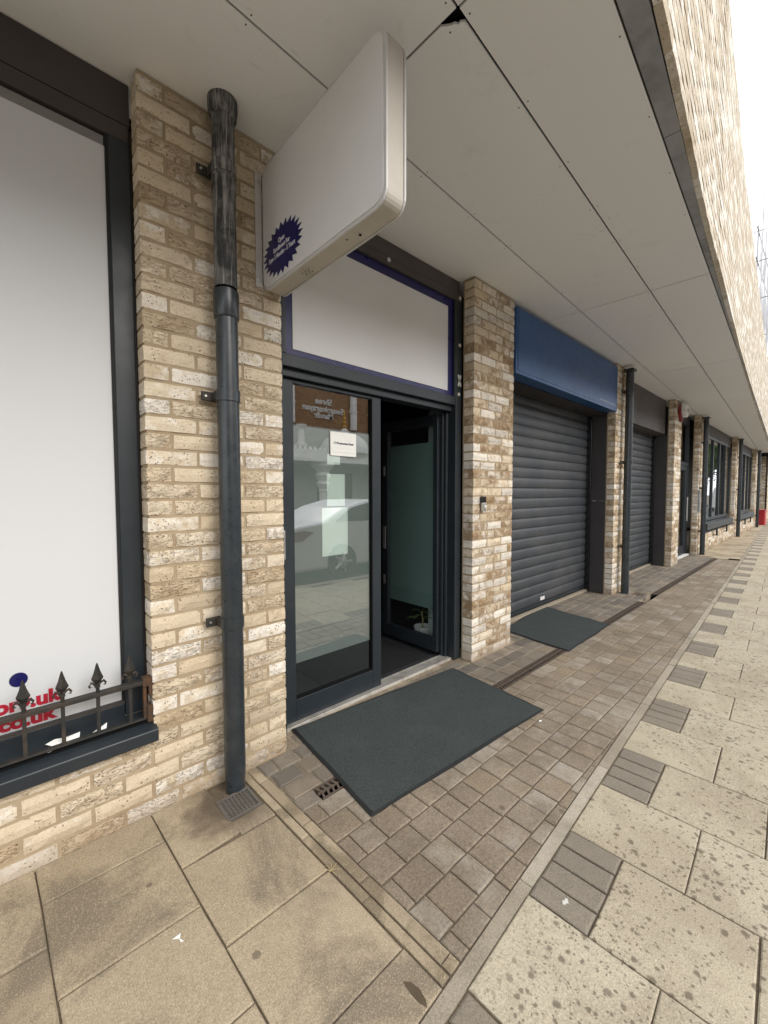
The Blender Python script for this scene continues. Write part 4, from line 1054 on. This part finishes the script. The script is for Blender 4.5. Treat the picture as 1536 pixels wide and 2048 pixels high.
for x in (-1.5, 1.9): MB().lathe([(.28, -.1), (.28, .3), (.2, .36), (.17, .5), (.16, 1.5), (.2, 1.55), (.17, 1.62), (.3, 1.85), (.22, 1.95), (.34, 2.2), (.26, 2.35), (.5, 2.6), (.5, 2.74)], x, 1.2, 16).build('carved_column', 'white_stone', tm, True)
MB().box(-1.0, 1.0, .0, .04, -.1, 2.4).build('door', 'dark_wall', tm)
for s, z in (('Shree', 5.62), ('Swaminarayan', 5.28), ('Mandir', 4.98)):
    text('lettering', s, .40 if s != 'Mandir' else .38, 'white_stone', tm, face_mtx((-.62, .01, z), (-1, 0, 0), (0, 0, 1)), .004, ext=.03)
MB().box(-30, 60, -17.5, -9.75, -.2, 0).build('opposite_pavement', 'asphalt', rz=SK, kind='structure')
def terrace(x, w_, h_, label, m='temple_brick', y=-13.5):
    t = thing('terrace_house', label, 'house', (x, y, 0)); MB().box(0, w_, -8, 0, -.2, h_).build('wall', m, t)
    MB().prism([(-8, h_), (0, h_), (-4, h_ + 2.2)], 0, w_, 'x').build('roof', 'galvanised', t)
    for zz in (1.0, 3.8):
        for k in range(int(w_ / 2.2)):
            f = MB().box(.6 + k * 2.2, 1.7 + k * 2.2, 0.0, .05, zz, zz + 1.5).build('window', 'white_plastic', t); MB().box(.68 + k * 2.2, 1.62 + k * 2.2, .052, .06, zz + .08, zz + 1.42).build('pane', 'car_glass', f)
terrace(21, 11, 6.2, 'brick house beside the temple across the road'); terrace(33, 14, 6.6, 'pale rendered house far along the opposite side', 'grey_render'); terrace(-12, 13, 6.4, 'brick house opposite the barred window')
def car(loc, rz, label, cat, m, prof, glassq, wl, wid=1.78, roofy=.62, tail=True):
    t = thing('parked_' + cat, label, cat, loc, rz); b = MB(); k = len(prof)
    ys = [(-wid / 2, 1.0, .0), (-wid / 2 * .98, 1, .0), (wid / 2 * .98, 1, 0), (wid / 2, 1, 0)]
    b = MB(); n = len(prof)
    def sec(f, yy): return [(x, yy * (1.0 if z < .92 else (1 - (z - .92) * .36)), z) for x, z in prof]
    A, B_ = sec(0, -wid / 2), sec(0, wid / 2); b.v += A + B_
    for i in range(n): j = (i + 1) % n; b.f.append((i, j, n + j, n + i))
    b.f.append(tuple(range(n))); b.f.append(tuple(n + i for i in reversed(range(n))))
    bd = b.build('body', m, t, bevel=.05)
    for s_ in (-1, 1):
        for q in glassq:
            g_ = MB(); off = .012
            def yy(z): return s_ * (wid / 2 * (1 - (z - .92) * .36) + off) if z > .92 else s_ * (wid / 2 + off)
            g_.v += [(x, yy(z), z) for x, z in q] + [(x, yy(z) - s_ * .03, z) for x, z in q]; e = len(q)
            g_.f += [tuple(range(e)), tuple(e + i for i in reversed(range(e)))] + [(i, (i + 1) % e, e + (i + 1) % e, e + i) for i in range(e)]
            g_.build('side_window', 'car_glass', bd)
        for x in wl:
            wh = MB().lathe([(.2, -.1), (.31, -.1), (.325, -.06), (.325, .06), (.31, .1), (.2, .1)], seg=24).build('wheel', 'rubber', t, True, loc=(x, s_ * (wid / 2 - .08), .325)); wh.rotation_euler = (R(90), 0, 0)
            r_ = MB().lathe([(.05, -.105), (.22, -.09), (.22, .09), (.05, .105)], seg=18)
            for i in range(5):
                a = i * 1.2566; r_.tube([(0, 0, .112), (.2 * math.cos(a), .2 * math.sin(a), .1)], .025, 6); r_.tube([(0, 0, -.112), (.2 * math.cos(a), .2 * math.sin(a), -.1)], .025, 6)
            r_.build('rim', 'steel', wh)
        if tail:
            x0 = min(p[0] for p in prof); MB().prism([(x0 + .03, .74), (x0 + .03, .90), (x0 + .35, .93), (x0 + .52, .90), (x0 + .30, .76)], s_ * (wid / 2 - .12), s_ * (wid / 2 + .012), 'y').build('tail_light', 'tail_red', bd)
            MB().prism([(x0 + 4.3, .66), (x0 + 4.62, .62), (x0 + 4.55, .76), (x0 + 4.25, .80)], s_ * (wid / 2 - .1), s_ * (wid / 2 + .01), 'y').build('headlight', 'white_plastic', bd)
    return t
SED = [(0.02, .30), (0.0, .62), (.03, .95), (.25, 1.02), (.75, 1.07), (1.25, 1.30), (1.75, 1.43), (2.4, 1.44), (2.95, 1.34), (3.55, 1.03), (4.35, .88), (4.66, .70), (4.70, .40), (4.6, .25), (.2, .22)]
car((3.35, -4.40, -.12), SK * .5, 'silver saloon car parked at the kerb, mirrored in the door glass', 'car', 'car_silver', SED, [[(1.0, 1.06), (1.42, 1.30), (1.85, 1.38), (2.15, 1.38), (2.15, 1.04)], [(2.22, 1.04), (2.22, 1.38), (2.5, 1.37), (2.95, 1.26), (3.3, 1.06)]], (1.12, 3.82))
VAN = [(0, .3), (0, 1.95), (.15, 2.05), (3.3, 2.05), (3.9, 1.55), (4.9, 1.05), (5.1, .8), (5.1, .3)]
car((43, -3.4, -.12), SK, 'white panel van on the road far along the row', 'van', 'van_white', VAN, [[(3.0, 1.2), (3.0, 1.8), (3.35, 1.8), (3.8, 1.5), (3.9, 1.2)]], (.95, 4.15), tail=False, wid=1.95)
def tree(x, y, h_, label, seed):
    rnd = random.Random(seed); t = thing('street_tree', label, 'tree', (x, y, -.1), group='street trees far along the road')
    b = MB(); b.tube([(0, 0, 0), (.1, .05, h_ * .3), (0, 0, h_ * .6)], [.2, .15, .07], 8)
    for i in range(6):
        a = i * 1.05; b.tube([(.05, 0, h_ * .32 + i * .1), (1.2 * math.cos(a), 1.2 * math.sin(a), h_ * .6 + .1 * i)], [.07, .03], 6)
    b.build('trunk', 'bark', t); c = MB()
    cl_ = [(rnd.uniform(-2.2, 2.2), rnd.uniform(-2.2, 2.2), h_ * rnd.uniform(.42, .95), rnd.uniform(.7, 1.4)) for _ in range(20)]
    for _ in range(4200):
        q = rnd.choice(cl_); d = Vector((rnd.gauss(0, 1), rnd.gauss(0, 1), rnd.gauss(0, 1))).normalized() * q[3] * rnd.random() ** .4
        p = Vector(q[:3]) + d; u = Vector((rnd.gauss(0, 1), rnd.gauss(0, 1), rnd.gauss(0, 1))).normalized(); v_ = u.orthogonal().normalized(); s_ = rnd.uniform(.10, .2)
        c.poly([p - u * s_, p + v_ * s_ * .6, p + u * s_, p - v_ * s_ * .6])
    c.build('crown', 'crown_green', t)
tree(52, -7.4, 7.5, 'leafy street tree far along the opposite kerb', 3); tree(58, -7.0, 8.5, 'taller street tree beyond the first leafy one', 4); tree(68, -7.0, 9.5, 'farthest leafy street tree down the road', 5)

# scaffolding on the neighbouring building, far right
sf = thing('scaffolding', 'netted scaffolding rising behind the brick canopy face', 'scaffolding', (30.4, .95, 0))
tops = (16.4, 18.3, 17.2, 18.0, 16.6)
for i in range(5):
    for yy in (0, 1.3): MB().tube([(i * 1.9, yy, -.1), (i * 1.9, yy, tops[i] - yy * .5)], .028, 8).build('standard', 'galvanised', sf)
for z in (2, 4, 6, 8, 10, 12, 14, 15.6):
    MB().tube([(-.6, 0, z), (8.2, 0, z)], .028, 8).build('ledger', 'galvanised', sf); MB().tube([(-.2, 1.3, z + .1), (8.2, 1.3, z + .1)], .028, 8).build('ledger', 'galvanised', sf)
    MB().tube([(0, -.5, z), (0, 2.0, z)], .028, 8).build('transom', 'galvanised', sf)
for z in (4, 8, 12): MB().tube([(0, -.05, z), (3.8, -.05, z + 3.6)], .03, 8).build('brace', 'galvanised', sf)
def net(fn, nu, nv):
    b = MB(); g = [[len(b.v) + j * 0 or 0 for j in range(nv + 1)] for i in range(nu + 1)]
    for i in range(nu + 1):
        for k in range(nv + 1): g[i][k] = len(b.v); b.v.append(fn(i / nu, k / nv))
    for i in range(nu):
        for k in range(nv): b.f.append((g[i][k], g[i + 1][k], g[i + 1][k + 1], g[i][k + 1]))
    b.build('netting', 'scaffold_net', sf, True)
def top(u): q = (u * 4) % 1.0; return 15.9 - 1.1 * math.sin(math.pi * q) * (1 if u < 1 else 0)
net(lambda u, v: (u * 7.6, -.06 - .12 * math.sin(u * 25) * math.sin(v * 14), .2 + v * (top(u) - .2)), 40, 30)
net(lambda u, v: (-.06 - .08 * math.sin(u * 5 + v * 20), u * 1.3, .2 + v * (15.6 - .8 * math.sin(math.pi * u) - .2)), 10, 30)
hb = thing('neighbour_building', 'pale building wrapped by the netted scaffolding', 'building', (30.5, 2.6, 0))
MB().box(0, 12, 0, 9, -.2, 13.2).build('wall', 'grey_render', hb)
for zz in (4.2, 7.2, 10.2):
    for k in range(4):
        f = MB().box(1.0 + k * 2.8, 2.3 + k * 2.8, -.05, 0, zz, zz + 1.7).build('window', 'white_plastic', hb); MB().box(1.1 + k * 2.8, 2.2 + k * 2.8, -.06, -.052, zz + .1, zz + 1.6).build('pane', 'car_glass', f)

# ------------------------------------------------------------------ small litter
def flat(name, pts, loc, m, label, cat='litter', h=.002):
    t = MB().prism(pts, 0, h, 'z').build(name, m, loc=loc); tag(t, label, cat); return t
flat('paper_scrap', [(-.014, .014), (.012, .016), (.004, .0), (.012, -.016), (.003, -.012), (.002, .003)], (.362, -.636, .0012), 'paper', 'tiny white torn paper arrow on the stained flagstones')
flat('dead_leaf', [(-.006, .045), (.010, .03), (.016, 0), (.010, -.03), (.0, -.042), (-.008, -.02), (-.010, .01)], (.822, -1.258, .0015), 'bark', 'dark dead leaf on the pale flag by the edging strip', 'leaf')
flat('chewing_gum', [(.018, .001), (.013, .008), (.004, .005), (-.002, .011), (-.013, .004), (-.009, -.003), (-.001, -.002), (.004, -.009), (.011, -.004)], (1.405, -1.437, .0005), 'putty', 'white trodden gum on the first dark striped paver', 'gum')
for n, (dx, dy) in enumerate(((0, 0), (.03, .02))): pass
tw = thing('dry_weed', 'small straw coloured dry weed in the joint by the border', 'weed', (.868, -.772, 0))
for i in range(7):
    a = i * .9; MB().tube([(0, 0, 0), (.018 * math.cos(a), .018 * math.sin(a), .010), (.034 * math.cos(a + .2), .034 * math.sin(a + .2), .006)], [.0012, .001, .0005], 4).build('blade', 'twig', tw)
flat('paper_scrap', [(-.012, 0), (.0, .008), (.016, .004), (.010, -.008)], (2.44, -.83, .0015), 'paper', 'tiny white scrap just off the corner of the large doormat')
